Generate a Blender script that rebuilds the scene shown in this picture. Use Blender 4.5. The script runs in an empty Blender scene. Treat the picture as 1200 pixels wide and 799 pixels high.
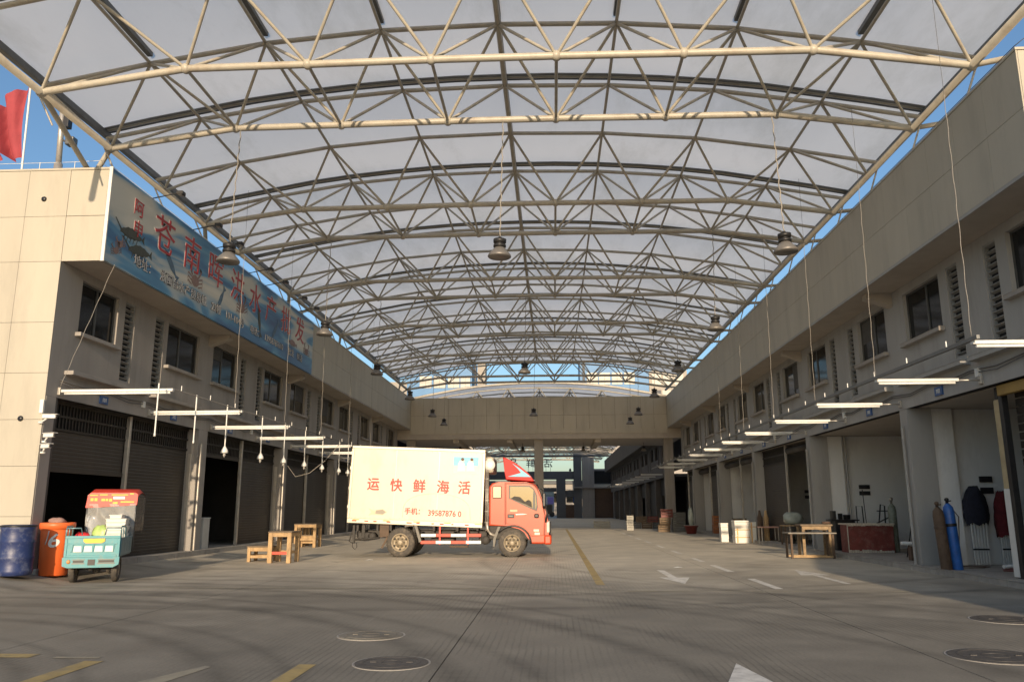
import bpy, bmesh, math, random
from mathutils import Vector, Matrix
random.seed(7)
SC = bpy.context.scene
COL = SC.collection
R = math.radians

# ------------------------------------------------------------------ camera
CAMH = 1.4
cam = bpy.data.objects.new('camera', bpy.data.cameras.new('camera'))
COL.objects.link(cam)
cam.data.sensor_width = 36.0
cam.data.lens = 942.86 / 1200 * 36.0
cam.data.clip_end = 2000
_th, _ya, _ro = R(11.756), R(-2.871), R(-0.153)
_fw = Vector((math.sin(_ya)*math.cos(_th), math.cos(_ya)*math.cos(_th), math.sin(_th)))
_rt = Vector((math.cos(_ya), -math.sin(_ya), 0))
_up = _rt.cross(_fw)
_r2 = _rt*math.cos(_ro) + _up*math.sin(_ro)
_u2 = -_rt*math.sin(_ro) + _up*math.cos(_ro)
_m = Matrix((_r2, _u2, -_fw)).transposed().to_4x4()
_m.translation = Vector((0, 0, CAMH))
cam.matrix_world = _m
SC.camera = cam

# ------------------------------------------------------------------ sun, sky, exposure
SUN_EL = math.atan(0.225)
SUN_DX = -0.022                      # drift of the light to -X per metre travelled along +Y
world = bpy.data.worlds.new('World'); SC.world = world; world.use_nodes = True
wn = world.node_tree.nodes; wl = world.node_tree.links
bg = wn['Background']
sky = wn.new('ShaderNodeTexSky'); sky.sky_type = 'NISHITA'; sky.sun_disc = False
sky.sun_elevation = SUN_EL
sky.sun_rotation = math.pi + SUN_DX
sky.air_density = 1.15; sky.dust_density = 1.3; sky.ozone_density = 3.6
bg.inputs['Strength'].default_value = 0.14
wl.new(sky.outputs[0], bg.inputs[0])
sl = bpy.data.lights.new('sun', 'SUN'); sl.energy = 4.0; sl.angle = R(0.55); sl.color = (1.0, 0.785, 0.55)
so = bpy.data.objects.new('sun', sl); COL.objects.link(so)
_d = Vector((SUN_DX, 1.0, -0.225)).normalized()
so.rotation_euler = _d.to_track_quat('-Z', 'Y').to_euler()
so.location = (0, -20, 25)
SC.view_settings.view_transform = 'Standard'
SC.view_settings.look = 'None'
SC.view_settings.exposure = 0.38
SC.view_settings.gamma = 1.0
SC.cycles.use_denoising = True
SC.cycles.max_bounces = 8
SC.cycles.diffuse_bounces = 5
SC.cycles.sample_clamp_indirect = 6

# ------------------------------------------------------------------ materials
MATS = {}
def pm(name, base, rough=.6, var=.12, scale=4.0, bump=0.0, metal=0.0, dirt=None, dirt_amt=.0, dirt_scale=1.2,
       stretch=(1, 1, 1), alpha=1.0, spec=.5, translucent=0, fine=60.0, coat=0.0, world_space=True):
    """procedural paint / plaster / metal with mottling, stains and fine bump"""
    if name in MATS: return MATS[name]
    m = bpy.data.materials.new(name); m.use_nodes = True; MATS[name] = m
    nt = m.node_tree; n = nt.nodes; l = nt.links
    b = n['Principled BSDF']; out = n['Material Output']
    b.inputs['Roughness'].default_value = rough
    b.inputs['Metallic'].default_value = metal
    b.inputs['Specular IOR Level'].default_value = spec
    if coat: b.inputs['Coat Weight'].default_value = coat
    tc = n.new('ShaderNodeTexCoord') if not world_space else n.new('ShaderNodeNewGeometry')
    mp = n.new('ShaderNodeMapping'); mp.inputs['Scale'].default_value = stretch
    l.new(tc.outputs['Object' if not world_space else 'Position'], mp.inputs[0])
    no = n.new('ShaderNodeTexNoise'); no.inputs['Scale'].default_value = scale; no.inputs['Detail'].default_value = 6
    no.inputs['Roughness'].default_value = .62
    l.new(mp.outputs[0], no.inputs[0])
    rp = n.new('ShaderNodeMapRange'); rp.inputs[1].default_value = .3; rp.inputs[2].default_value = .7
    rp.inputs[3].default_value = 1 - var; rp.inputs[4].default_value = 1 + var
    l.new(no.outputs[0], rp.inputs[0])
    oi = n.new('ShaderNodeObjectInfo')
    ra = n.new('ShaderNodeMapRange'); ra.inputs[3].default_value = 1 - var*.35; ra.inputs[4].default_value = 1 + var*.35
    l.new(oi.outputs['Random'], ra.inputs[0])
    mu = n.new('ShaderNodeMath'); mu.operation = 'MULTIPLY'
    l.new(rp.outputs[0], mu.inputs[0]); l.new(ra.outputs[0], mu.inputs[1])
    vm = n.new('ShaderNodeVectorMath'); vm.operation = 'SCALE'; vm.inputs[0].default_value = base
    l.new(mu.outputs[0], vm.inputs['Scale'])
    colout = vm.outputs[0]
    if dirt:
        nd = n.new('ShaderNodeTexNoise'); nd.inputs['Scale'].default_value = dirt_scale; nd.inputs['Detail'].default_value = 9
        nd.inputs['Roughness'].default_value = .7
        l.new(mp.outputs[0], nd.inputs[0])
        rd = n.new('ShaderNodeMapRange'); rd.inputs[1].default_value = .5; rd.inputs[2].default_value = .72
        rd.inputs[3].default_value = 0; rd.inputs[4].default_value = dirt_amt
        l.new(nd.outputs[0], rd.inputs[0])
        mx = n.new('ShaderNodeMix'); mx.data_type = 'RGBA'
        l.new(rd.outputs[0], mx.inputs[0]); l.new(colout, mx.inputs[6]); mx.inputs[7].default_value = (*dirt, 1)
        colout = mx.outputs[2]
    l.new(colout, b.inputs['Base Color'])
    if bump:
        nb = n.new('ShaderNodeTexNoise'); nb.inputs['Scale'].default_value = fine; nb.inputs['Detail'].default_value = 4
        l.new(mp.outputs[0], nb.inputs[0])
        bp = n.new('ShaderNodeBump'); bp.inputs['Strength'].default_value = bump; bp.inputs['Distance'].default_value = .01
        l.new(nb.outputs[0], bp.inputs['Height']); l.new(bp.outputs[0], b.inputs['Normal'])
    if translucent:
        tr = n.new('ShaderNodeBsdfTranslucent'); l.new(colout, tr.inputs[0])
        mxs = n.new('ShaderNodeMixShader'); mxs.inputs[0].default_value = translucent
        l.new(b.outputs[0], mxs.inputs[1]); l.new(tr.outputs[0], mxs.inputs[2]); l.new(mxs.outputs[0], out.inputs[0])
    if alpha < 1: b.inputs['Alpha'].default_value = alpha
    return m

clad = pm('beige_cladding', (.435, .40, .325), .55, .06, 1.4, .15, dirt=(.27, .24, .20), dirt_amt=.42, dirt_scale=1.3, stretch=(1, 1, .22))
joint = pm('panel_joint', (.10, .09, .08), .9, .1)
plaster = pm('grey_plaster', (.33, .307, .28), .85, .09, 1.6, .3, dirt=(.20, .185, .165), dirt_amt=.55, dirt_scale=2.0, stretch=(1, 1, .16))
plaster_r = pm('grey_plaster_shops', (.35, .345, .33), .85, .06, 1.2, .2, dirt=(.23, .22, .20), dirt_amt=.5, dirt_scale=1.8, stretch=(1, 1, .16))
plaster_dark = pm('soffit_plaster', (.40, .36, .31), .85, .09, 1.8, .2)
concrete = pm('concrete', (.33, .31, .28), .8, .15, 3, .4, dirt=(.16, .15, .13), dirt_amt=.5)
cream = pm('cream_steel_paint', (.42, .39, .325), .42, .07, 5, .06, dirt=(.22, .15, .10), dirt_amt=.5, dirt_scale=2.2)
channel = pm('dark_channel', (.13, .135, .135), .5, .2, 4)
membrane = pm('roof_membrane', (.95, .925, .865), .55, .03, .6, .05, dirt=(.60, .58, .50), dirt_amt=.6, dirt_scale=.4, translucent=.72, stretch=(1, .35, 1))
glass_d = pm('dark_window_glass', (.012, .014, .015), .08, .3, 1.5, 0, spec=.2)
alu = pm('window_aluminium', (.13, .13, .125), .45, .1, 8, metal=.6)
blind_m = pm('dim_blind', (.085, .082, .075), .7, .2, 6)
louver_m = pm('louver_slat_metal', (.26, .26, .25), .5, .15, 6)
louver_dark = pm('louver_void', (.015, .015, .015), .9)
shutter_m = pm('roller_shutter', (.052, .045, .038), .5, .2, 1.2, .1, metal=.25, dirt=(.04, .035, .03), dirt_amt=.6, dirt_scale=.9, stretch=(1, 1, .4))
shutter_top = pm('shutter_grille', (.036, .031, .026), .55, .25, 3, .1, metal=.3)
shop_white = pm('white_shop_wall', (.72, .72, .70), .85, .06, 1.2, .2, dirt=(.35, .33, .30), dirt_amt=.45, dirt_scale=1.0, stretch=(1, 1, .4))
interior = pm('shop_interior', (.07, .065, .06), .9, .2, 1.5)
steel_post = pm('galvanised_post', (.50, .47, .42), .4, .15, 6, .1, metal=.5, dirt=(.2, .13, .08), dirt_amt=.5, dirt_scale=3)
white_p = pm('white_plastic', (.68, .68, .65), .35, .05, 5)
tube_m = pm('fluorescent_tube', (.86, .87, .84), .25, .03, 5)
black_p = pm('black_plastic', (.02, .02, .022), .4, .2, 6)
black_m = pm('black_metal', (.03, .03, .032), .45, .2, 6, metal=.4)
rope_m = pm('rope', (.30, .28, .25), .85, .2, 30)
cable_m = pm('thin_cable', (.10, .10, .10), .6, .1)
lamp_shade_m = pm('lamp_shade_metal', (.17, .16, .15), .45, .12, 8, metal=.3)
lamp_lens = pm('lamp_lens', (.34, .33, .31), .25, .06, 8)
wood = pm('raw_wood', (.42, .28, .14), .7, .25, 9, .4, dirt=(.10, .07, .05), dirt_amt=.55, dirt_scale=5, stretch=(1, 1, .5), world_space=False)
old_wood = pm('weathered_wood', (.27, .19, .11), .8, .3, 8, .4, dirt=(.07, .05, .04), dirt_amt=.7, dirt_scale=6, world_space=False)
wood_top = pm('dark_wood_top', (.16, .12, .08), .75, .25, 6, .3, world_space=False)
red_p = pm('red_paint', (.62, .07, .04), .5, .12, 8)
white_paint = pm('road_white_paint', (.62, .60, .55), .75, .2, 6, .2, dirt=(.22, .20, .18), dirt_amt=.85, dirt_scale=4.5)
yellow_paint = pm('road_yellow_paint', (.37, .275, .11), .75, .2, 5, .2, dirt=(.17, .16, .14), dirt_amt=.9, dirt_scale=3)
faint_paint = pm('faint_road_line', (.30, .27, .20), .8, .15, 5, .2, dirt=(.17, .16, .15), dirt_amt=.9, dirt_scale=3)
iron = pm('cast_iron', (.085, .08, .075), .6, .25, 12, .5, metal=.3)
truck_white = pm('truck_box_white', (.56, .53, .445), .35, .03, 1.2, .0, dirt=(.42, .36, .26), dirt_amt=.45, dirt_scale=1.6, stretch=(1, 1, .5), world_space=False)
truck_trim = pm('truck_box_trim', (.52, .47, .38), .4, .08, 3, metal=.3, world_space=False)
truck_red = pm('truck_orange_red', (.48, .050, .010), .36, .08, 2, 0, coat=.15, world_space=False, dirt=(.4, .09, .04), dirt_amt=.2)
guard_grey = pm('guard_grey', (.16, .15, .13), .6, .15, 5)
defl_red = pm('deflector_red', (.42, .015, .012), .5, .06, 2, 0, coat=.0, spec=.3, world_space=False)
print_red = pm('red_print', (.46, .045, .03), .5, .08, 10)
rubber = pm('tyre_rubber', (.065, .058, .05), .8, .2, 12, .3, dirt=(.22, .18, .13), dirt_amt=.6, dirt_scale=6, world_space=False)
rim_m = pm('dusty_rim', (.27, .225, .16), .5, .2, 10, metal=.2, world_space=False)
chassis = pm('chassis_dark', (.04, .036, .032), .7, .3, 9, .3, world_space=False)
sign_red = pm('sign_red_letter', (.40, .03, .035), .45, .1, 6)
sign_white = pm('sign_white_edge', (.50, .49, .48), .5, .05, 6)
teal = pm('teal_paint', (.065, .29, .33), .35, .1, 6, 0, coat=.3, dirt=(.20, .19, .15), dirt_amt=.6, dirt_scale=6, world_space=False)
navy = pm('navy_plastic', (.02, .035, .12), .45, .15, 5, .1, dirt=(.28, .30, .36), dirt_amt=.55, dirt_scale=4)
orange = pm('orange_plastic', (.78, .15, .035), .42, .06, 4, .05, dirt=(.5, .14, .06), dirt_amt=.3)
foam = pm('white_foam', (.70, .69, .64), .75, .04, 12, .2)
tape = pm('brown_tape', (.55, .33, .12), .4, .1, 8)
oxide = pm('red_oxide_paint', (.16, .035, .028), .6, .25, 5, .3, dirt=(.40, .36, .30), dirt_amt=.25, dirt_scale=6)
rust = pm('rusty_steel', (.10, .065, .042), .75, .35, 8, .4, dirt=(.03, .026, .022), dirt_amt=.6, dirt_scale=4)
blue_steel = pm('blue_cylinder_paint', (.025, .12, .42), .4, .2, 8, .1, dirt=(.12, .10, .09), dirt_amt=.35, dirt_scale=7)
navy_cloth = pm('dark_navy_cloth', (.012, .013, .025), .9, .3, 10, .5)
red_cloth = pm('dark_red_cloth', (.12, .012, .015), .9, .3, 10, .5)
flag_m = pm('red_flag_cloth', (.52, .09, .10), .8, .1, 3, .1, translucent=.45)
clear = pm('clear_plastic_sheet', (.85, .85, .82), .12, .05, 5, .35, alpha=.30, fine=9)
sheet_bag = pm('milky_plastic_sheet', (.36, .40, .36), .3, .25, 4, .6, fine=12)
cr_stool = pm('dull_red_plastic', (.30, .05, .04), .5, .2, 5)
green_bag = pm('green_bag', (.42, .58, .18), .4, .2, 8, .4, fine=15)
bluegrey_wall = pm('blue_cladding', (.05, .19, .40), .5, .08, 1)
far_shade_plaster = pm('shade_dark_far_plaster', (.12, .11, .10), .85, .12, 1)  # plaster colour darkened to stand in for deep shade beyond the bridge
pale_wall = pm('pale_far_wall', (.34, .31, .27), .7, .08, .6)
far_window = pm('pale_window_blinds', (.36, .35, .31), .4, .08, 1)
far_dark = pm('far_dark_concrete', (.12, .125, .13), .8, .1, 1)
sky_blue_print = pm('light_blue_print', (.15, .42, .58), .45, .08, 8)
yellow_print = pm('yellow_print', (.85, .50, .05), .5, .1, 8)
blue_plate = pm('blue_number_plate', (.03, .09, .25), .4, .1, 8)
brown_door = pm('brown_door', (.10, .06, .04), .6, .2, 3)
mirror_m = pm('car_glass', (.05, .055, .05), .05, .1, 3, spec=1.0, coat=.6)

# billboard print: blue water with pale swells
def billboard_mat():
    m = bpy.data.materials.new('sea_print'); m.use_nodes = True
    nt = m.node_tree; n = nt.nodes; l = nt.links; b = n['Principled BSDF']; b.inputs['Roughness'].default_value = .4
    g = n.new('ShaderNodeNewGeometry'); mp = n.new('ShaderNodeMapping')
    mp.inputs['Scale'].default_value = (1, .16, .85); mp.inputs['Rotation'].default_value = (R(-12), 0, 0)
    l.new(g.outputs['Position'], mp.inputs[0])
    no = n.new('ShaderNodeTexNoise'); no.inputs['Scale'].default_value = 1.25; no.inputs['Detail'].default_value = 3; no.inputs['Distortion'].default_value = 1.1
    l.new(mp.outputs[0], no.inputs[0])
    cr = n.new('ShaderNodeValToRGB'); e = cr.color_ramp.elements
    e[0].position = .30; e[0].color = (.03, .085, .20, 1)
    e[1].position = .72; e[1].color = (.62, .60, .52, 1)
    for p, c in ((.41, (.05, .17, .33, 1)), (.47, (.09, .27, .43, 1)), (.52, (.33, .41, .45, 1)), (.60, (.55, .54, .47, 1))):
        x = e.new(p); x.color = c
    sep = n.new('ShaderNodeSeparateXYZ'); l.new(g.outputs['Position'], sep.inputs[0])
    mr = n.new('ShaderNodeMapRange'); mr.inputs[1].default_value = 6.6; mr.inputs[2].default_value = 8.0
    mr.inputs[3].default_value = -.11; mr.inputs[4].default_value = .11
    l.new(sep.outputs['Z'], mr.inputs[0])
    mt = n.new('ShaderNodeMapRange'); mt.inputs[1].default_value = 8.35; mt.inputs[2].default_value = 8.75
    mt.inputs[3].default_value = 0; mt.inputs[4].default_value = -.28
    l.new(sep.outputs['Z'], mt.inputs[0])
    a = n.new('ShaderNodeMath'); l.new(no.outputs[0], a.inputs[0]); l.new(mr.outputs[0], a.inputs[1])
    a2 = n.new('ShaderNodeMath'); l.new(a.outputs[0], a2.inputs[0]); l.new(mt.outputs[0], a2.inputs[1])
    l.new(a2.outputs[0], cr.inputs[0]); l.new(cr.outputs[0], b.inputs['Base Color'])
    return m
sea_print = billboard_mat()

# ground: worn concrete, tyre-polished sweeps, fine grooves
def ground_mat():
    m = bpy.data.materials.new('worn_concrete_road'); m.use_nodes = True
    nt = m.node_tree; n = nt.nodes; l = nt.links; b = n['Principled BSDF']
    g = n.new('ShaderNodeNewGeometry'); P = g.outputs['Position']
    def noise(scale, det=6, st=(1, 1, 1), dist=0, rough=.6):
        mp = n.new('ShaderNodeMapping'); mp.inputs['Scale'].default_value = st; l.new(P, mp.inputs[0])
        t = n.new('ShaderNodeTexNoise'); t.inputs['Scale'].default_value = scale; t.inputs['Detail'].default_value = det
        t.inputs['Distortion'].default_value = dist; t.inputs['Roughness'].default_value = rough
        l.new(mp.outputs[0], t.inputs[0]); return t.outputs[0]
    def mr(x, a, b_, c, d):
        r = n.new('ShaderNodeMapRange'); r.inputs[1].default_value = a; r.inputs[2].default_value = b_
        r.inputs[3].default_value = c; r.inputs[4].default_value = d; l.new(x, r.inputs[0]); return r.outputs[0]
    def math_(op, x, y):
        q = n.new('ShaderNodeMath'); q.operation = op
        for i, v in enumerate((x, y)):
            if isinstance(v, (int, float)): q.inputs[i].default_value = v
            else: l.new(v, q.inputs[i])
        return q.outputs[0]
    def rings(cx, cy, r0, w, st):            # tyre sweep: arc band around a centre, broken up by noise
        mp = n.new('ShaderNodeVectorMath'); mp.operation = 'DISTANCE'; mp.inputs[1].default_value = (cx, cy, 0)
        l.new(P, mp.inputs[0])
        d = math_('SUBTRACT', mp.outputs['Value'], r0)
        d = math_('ABSOLUTE', d, 0)
        return mr(d, 0, w, st, 0)
    base = noise(1.1, 8, (1, 1, 1))
    fine = noise(38, 4)
    big = noise(.22, 5, (1.0, .55, 1), 1.0)
    v = mr(base, .3, .7, .82, 1.16)
    v = math_('MULTIPLY', v, mr(fine, .3, .7, .88, 1.12))
    v = math_('MULTIPLY', v, mr(big, .35, .65, .92, 1.07))
    # the near turning area is darker with tyre rubber than the lane behind the cross line
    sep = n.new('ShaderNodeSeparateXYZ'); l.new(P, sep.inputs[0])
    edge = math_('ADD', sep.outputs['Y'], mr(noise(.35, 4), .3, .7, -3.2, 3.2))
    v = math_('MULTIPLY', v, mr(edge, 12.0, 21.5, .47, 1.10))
    tyre = None
    for a in ((-9, 4, 5.4, .16, .30), (-9, 4, 5.85, .12, .25), (-9, 4, 6.9, .22, .34), (-9, 4, 7.5, .14, .26), (-9.3, 4.4, 8.9, .26, .36), (-9.3, 4.4, 9.6, .16, .28), (-9.3, 4.4, 11.0, .24, .34), (-9.3, 4.4, 11.7, .16, .28),
              (-8.6, 3.6, 13.2, .22, .28), (-8.6, 3.6, 14.0, .16, .22), (-8.6, 3.6, 16.1, .25, .22), (-4, 34, 20.4, .25, .25), (-4, 34, 22.2, .2, .22),
              (14, 24, 14.3, .2, .22), (14, 24, 16.0, .2, .2), (-2, 60, 46.2, .3, .22), (-2, 60, 48, .3, .2)):
        r = rings(*a); tyre = r if tyre is None else math_('ADD', tyre, r)
    brk = mr(noise(.9, 7, (1, 1, 1), .6), .22, .52, .35, 1)
    fil = mr(noise(6.0, 5, (.5, 1.6, 1), .2), .35, .65, .55, 1)
    brk = math_('MULTIPLY', brk, fil)
    tyre = math_('MULTIPLY', math_('MINIMUM', math_('MULTIPLY', tyre, 1.25), .55), brk)
    v = math_('MULTIPLY', v, math_('SUBTRACT', 1.0, tyre))
    # pale scuffed lines left by dragged loads
    sc = mr(noise(.5, 8, (9, .6, 1), .4, .75), .60, .74, 0, .22)
    v = math_('ADD', v, math_('MULTIPLY', sc, mr(noise(.25, 3), .45, .6, 0, 1)))
    # anti-slip grooves along the lane
    wv = n.new('ShaderNodeTexWave'); wv.bands_direction = 'X'; wv.inputs['Scale'].default_value = 4.2; wv.inputs['Distortion'].default_value = 1.6
    wv.inputs['Detail'].default_value = 1; wv.inputs['Detail Scale'].default_value = .4
    l.new(P, wv.inputs[0])
    gmask = mr(noise(.75, 6, (1, .6, 1), .5), .42, .60, 0, 1)
    gr = math_('MULTIPLY', mr(wv.outputs[0], .0, .30, 1, 0), gmask)
    v = math_('MULTIPLY', v, math_('SUBTRACT', 1.0, math_('MULTIPLY', gr, .20)))
    col = n.new('ShaderNodeVectorMath'); col.operation = 'SCALE'; col.inputs[0].default_value = (.45, .41, .335)
    l.new(v, col.inputs['Scale'])
    # old yellowish and oily stains
    st = n.new('ShaderNodeMix'); st.data_type = 'RGBA'; l.new(mr(noise(.6, 7, (1, 1, 1), .5), .60, .72, 0, .5), st.inputs[0])
    l.new(col.outputs[0], st.inputs[6]); st.inputs[7].default_value = (.12, .11, .10, 1)
    l.new(st.outputs[2], b.inputs['Base Color'])
    l.new(mr(base, .3, .7, .62, .9), b.inputs['Roughness'])
    b.inputs['Specular IOR Level'].default_value = .35
    h = math_('ADD', math_('MULTIPLY', fine, .5), math_('MULTIPLY', gr, -.8))
    bp = n.new('ShaderNodeBump'); bp.inputs['Strength'].default_value = .35; bp.inputs['Distance'].default_value = .006
    l.new(h, bp.inputs['Height']); l.new(bp.outputs[0], b.inputs['Normal'])
    return m
road = ground_mat()

# ------------------------------------------------------------------ mesh helpers
class MB:
    def __init__(s): s.v = []; s.f = []; s.mi = []; s.sm = []; s.cur = 0
    def mat(s, i): s.cur = i; return s
    def add(s, vs, fs, smooth=False, M=None):
        o = len(s.v)
        for p in vs:
            s.v.append(tuple(M @ Vector(p)) if M is not None else tuple(p))
        for f in fs: s.f.append(tuple(o+i for i in f)); s.mi.append(s.cur); s.sm.append(smooth)
        return s
    def box(s, x0, x1, y0, y1, z0, z1, M=None):
        if x0 > x1: x0, x1 = x1, x0
        if y0 > y1: y0, y1 = y1, y0
        if z0 > z1: z0, z1 = z1, z0
        v = [(x0, y0, z0), (x1, y0, z0), (x1, y1, z0), (x0, y1, z0), (x0, y0, z1), (x1, y0, z1), (x1, y1, z1), (x0, y1, z1)]
        return s.add(v, [(0, 3, 2, 1), (4, 5, 6, 7), (0, 1, 5, 4), (1, 2, 6, 5), (2, 3, 7, 6), (3, 0, 4, 7)], M=M)
    def bbox(s, x0, x1, y0, y1, z0, z1, b=.01, M=None):
        """bevelled box"""
        bm = bmesh.new(); bmesh.ops.create_cube(bm, size=1)
        for q in bm.verts: q.co = Vector(((x0+x1)/2 + q.co.x*(x1-x0), (y0+y1)/2 + q.co.y*(y1-y0), (z0+z1)/2 + q.co.z*(z1-z0)))
        bmesh.ops.bevel(bm, geom=list(bm.edges), offset=b, segments=2, affect='EDGES', profile=.5)
        bm.verts.index_update()
        vs = [q.co.copy() for q in bm.verts]; fs = [[q.index for q in f.verts] for f in bm.faces]; bm.free()
        return s.add(vs, fs, M=M)
    def tube(s, a, b, r, n=8, r2=None, cap=True, smooth=True):
        a = Vector(a); b = Vector(b); d = b-a; L = d.length
        if L < 1e-6: return s
        d /= L; q = d.to_track_quat('Z', 'Y').to_matrix(); r2 = r if r2 is None else r2
        vs = []
        for k in range(n):
            t = 2*math.pi*k/n; u = q @ Vector((math.cos(t), math.sin(t), 0)); vs.append(a+u*r)
        for k in range(n):
            t = 2*math.pi*k/n; u = q @ Vector((math.cos(t), math.sin(t), 0)); vs.append(b+u*r2)
        s.add(vs, [(k, (k+1) % n, n+(k+1) % n, n+k) for k in range(n)], smooth)
        if cap:
            o = len(s.v)-2*n
            s.f.append(tuple(o+k for k in range(n))[::-1]); s.f.append(tuple(o+n+k for k in range(n)))
            s.mi += [s.cur]*2; s.sm += [False]*2
        return s
    def path(s, pts, r, n=8):
        """one continuous bent tube"""
        pts = [Vector(p) for p in pts]; rings = []
        for i, p in enumerate(pts):
            d = (pts[min(i+1, len(pts)-1)] - pts[max(i-1, 0)]).normalized()
            up = Vector((0, 0, 1)) if abs(d.z) < .9 else Vector((0, 1, 0))
            u = d.cross(up).normalized(); w = u.cross(d)
            rings.append([p + (u*math.cos(2*math.pi*k/n) + w*math.sin(2*math.pi*k/n))*r for k in range(n)])
        vs = [q for r_ in rings for q in r_]
        fs = [(i*n+k, i*n+(k+1) % n, (i+1)*n+(k+1) % n, (i+1)*n+k) for i in range(len(pts)-1) for k in range(n)]
        s.add(vs, fs, True)
        o = len(s.v)-len(vs)
        s.f.append(tuple(o+k for k in range(n))); s.f.append(tuple(o+len(vs)-n+k for k in range(n))[::-1]); s.mi += [s.cur]*2; s.sm += [False]*2
        return s
    def lathe(s, prof, n=16, c=(0, 0, 0), axis='Z', smooth=True, M=None, cap=True):
        vs = []
        for r, z in prof:
            for k in range(n):
                t = 2*math.pi*k/n; a, b = r*math.cos(t), r*math.sin(t)
                p = (a, b, z) if axis == 'Z' else ((a, z, b) if axis == 'Y' else (z, a, b))
                vs.append((p[0]+c[0], p[1]+c[1], p[2]+c[2]))
        fs = [(i*n+k, i*n+(k+1) % n, (i+1)*n+(k+1) % n, (i+1)*n+k) for i in range(len(prof)-1) for k in range(n)]
        if cap: fs += [tuple(range(n))[::-1], tuple((len(prof)-1)*n+k for k in range(n))]
        return s.add(vs, fs, smooth, M)
    def prism(s, pts, axis, a, b):
        """polygon in the two remaining axes extruded from a to b"""
        def P(p, t): return {'X': (t, p[0], p[1]), 'Y': (p[0], t, p[1]), 'Z': (p[0], p[1], t)}[axis]
        n = len(pts); vs = [P(p, a) for p in pts] + [P(p, b) for p in pts]
        return s.add(vs, [tuple(range(n)), tuple(range(2*n-1, n-1, -1))] + [(k, n+k, n+(k+1) % n, (k+1) % n) for k in range(n)])
    def sphere(s, c, r, n=10, m=6, sc=(1, 1, 1)):
        prof = [(max(1e-4, r*math.sin(math.pi*i/m)), -r*math.cos(math.pi*i/m)) for i in range(m+1)]
        M = Matrix.Translation(c) @ Matrix.Diagonal((*sc, 1))
        return s.lathe(prof, n, M=M)
    def mesh(s, name, mats):
        me = bpy.data.meshes.new(name); me.from_pydata(s.v, [], s.f)
        mats = mats if isinstance(mats, (list, tuple)) else [mats]
        for m in mats: me.materials.append(m)
        for p, i, q in zip(me.polygons, s.mi, s.sm): p.material_index = i; p.use_smooth = q
        bm = bmesh.new(); bm.from_mesh(me); bmesh.ops.recalc_face_normals(bm, faces=bm.faces); bm.to_mesh(me); bm.free()
        me.update(); return me
    def build(s, name, mats, parent=None, **k):
        return link(name, s.mesh(name, mats), parent, **k)

def tag(o, label=None, cat=None, group=None, kind=None):
    if label: o['label'] = label
    if cat: o['category'] = cat
    if group: o['group'] = group
    if kind: o['kind'] = kind
    return o
def link(name, data, parent=None, **k):
    o = bpy.data.objects.new(name, data); COL.objects.link(o)
    if parent is not None: setp(o, parent)
    return tag(o, **k)
def wm(o):
    m = Matrix.LocRotScale(o.location, o.rotation_euler, o.scale)
    if o.parent: m = wm(o.parent) @ o.matrix_parent_inverse @ m
    return m
def setp(o, p):
    o.parent = p; o.matrix_parent_inverse = wm(p).inverted()
def thing(name, label, cat, loc=(0, 0, 0), group=None, rz=0):
    o = bpy.data.objects.new(name, None); COL.objects.link(o); o.location = loc; o.rotation_euler = (0, 0, rz)
    o.empty_display_size = .2
    return tag(o, label, cat, group)
def dup(root, loc=None, label=None, rz=None, skip=()):
    def cp(o, par):
        c = o.copy(); COL.objects.link(c)
        if par is not None:
            c.parent = par; c.matrix_parent_inverse = o.matrix_parent_inverse.copy()
        for ch in list(kids.get(o, [])):
            if ch.name.split('.')[0] in skip: continue
            cp(ch, c)
        return c
    kids = {}
    for o in SC.objects:
        if o.parent: kids.setdefault(o.parent, []).append(o)
    r = cp(root, None)
    if loc is not None: r.location = loc
    if rz is not None: r.rotation_euler = (0, 0, rz)
    if label: r['label'] = label
    return r

_unit = {}
def stick(name, a, b, r, m, parent, n=8):
    """a tube that shares one unit cylinder per material"""
    key = (m.name, n)
    if key not in _unit:
        _unit[key] = MB().tube((0, 0, 0), (0, 0, 1), 1, n).mesh('tube_'+m.name, m)
    a = Vector(a); b = Vector(b); d = b-a
    o = bpy.data.objects.new(name, _unit[key]); COL.objects.link(o)
    o.location = a; o.rotation_euler = d.to_track_quat('Z', 'Y').to_euler(); o.scale = (r, r, d.length)
    if parent is not None: setp(o, parent)
    return o

_txt = {}
def text(body, size, m, name='lettering', parent=None, M=None, depth=.004, bold=0.0, sx=1.0, fat=0, **k):
    c = bpy.data.curves.new('t', 'FONT'); c.body = body; c.size = size; c.align_x = 'CENTER'; c.align_y = 'CENTER'
    c.extrude = depth; c.offset = bold; c.resolution_u = 3
    t = bpy.data.objects.new('t', c); COL.objects.link(t)
    dg = bpy.context.evaluated_depsgraph_get(); dg.update()
    me = bpy.data.meshes.new_from_object(t.evaluated_get(dg)); me.name = 'lettering'
    bpy.data.objects.remove(t); bpy.data.curves.remove(c)
    me.materials.clear(); me.materials.append(m)
    # centre on its own bounds
    xs = [v.co.x for v in me.vertices]; ys = [v.co.y for v in me.vertices]
    cx, cy = (min(xs)+max(xs))/2, (min(ys)+max(ys))/2
    if fat:
        bm = bmesh.new()
        for i, (dx, dy) in enumerate(((0, 0), (fat, 0), (-fat, 0), (0, fat), (0, -fat))):
            m2 = me.copy(); m2.transform(Matrix.Translation((dx, dy, -i*.0004))); bm.from_mesh(m2); bpy.data.meshes.remove(m2)
        bm.to_mesh(me); bm.free()
    me.transform(Matrix.Diagonal((sx, 1, 1, 1)) @ Matrix.Translation((-cx, -cy, 0)))
    if M is not None: me.transform(M)
    return link(name, me, parent, **k)
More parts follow.
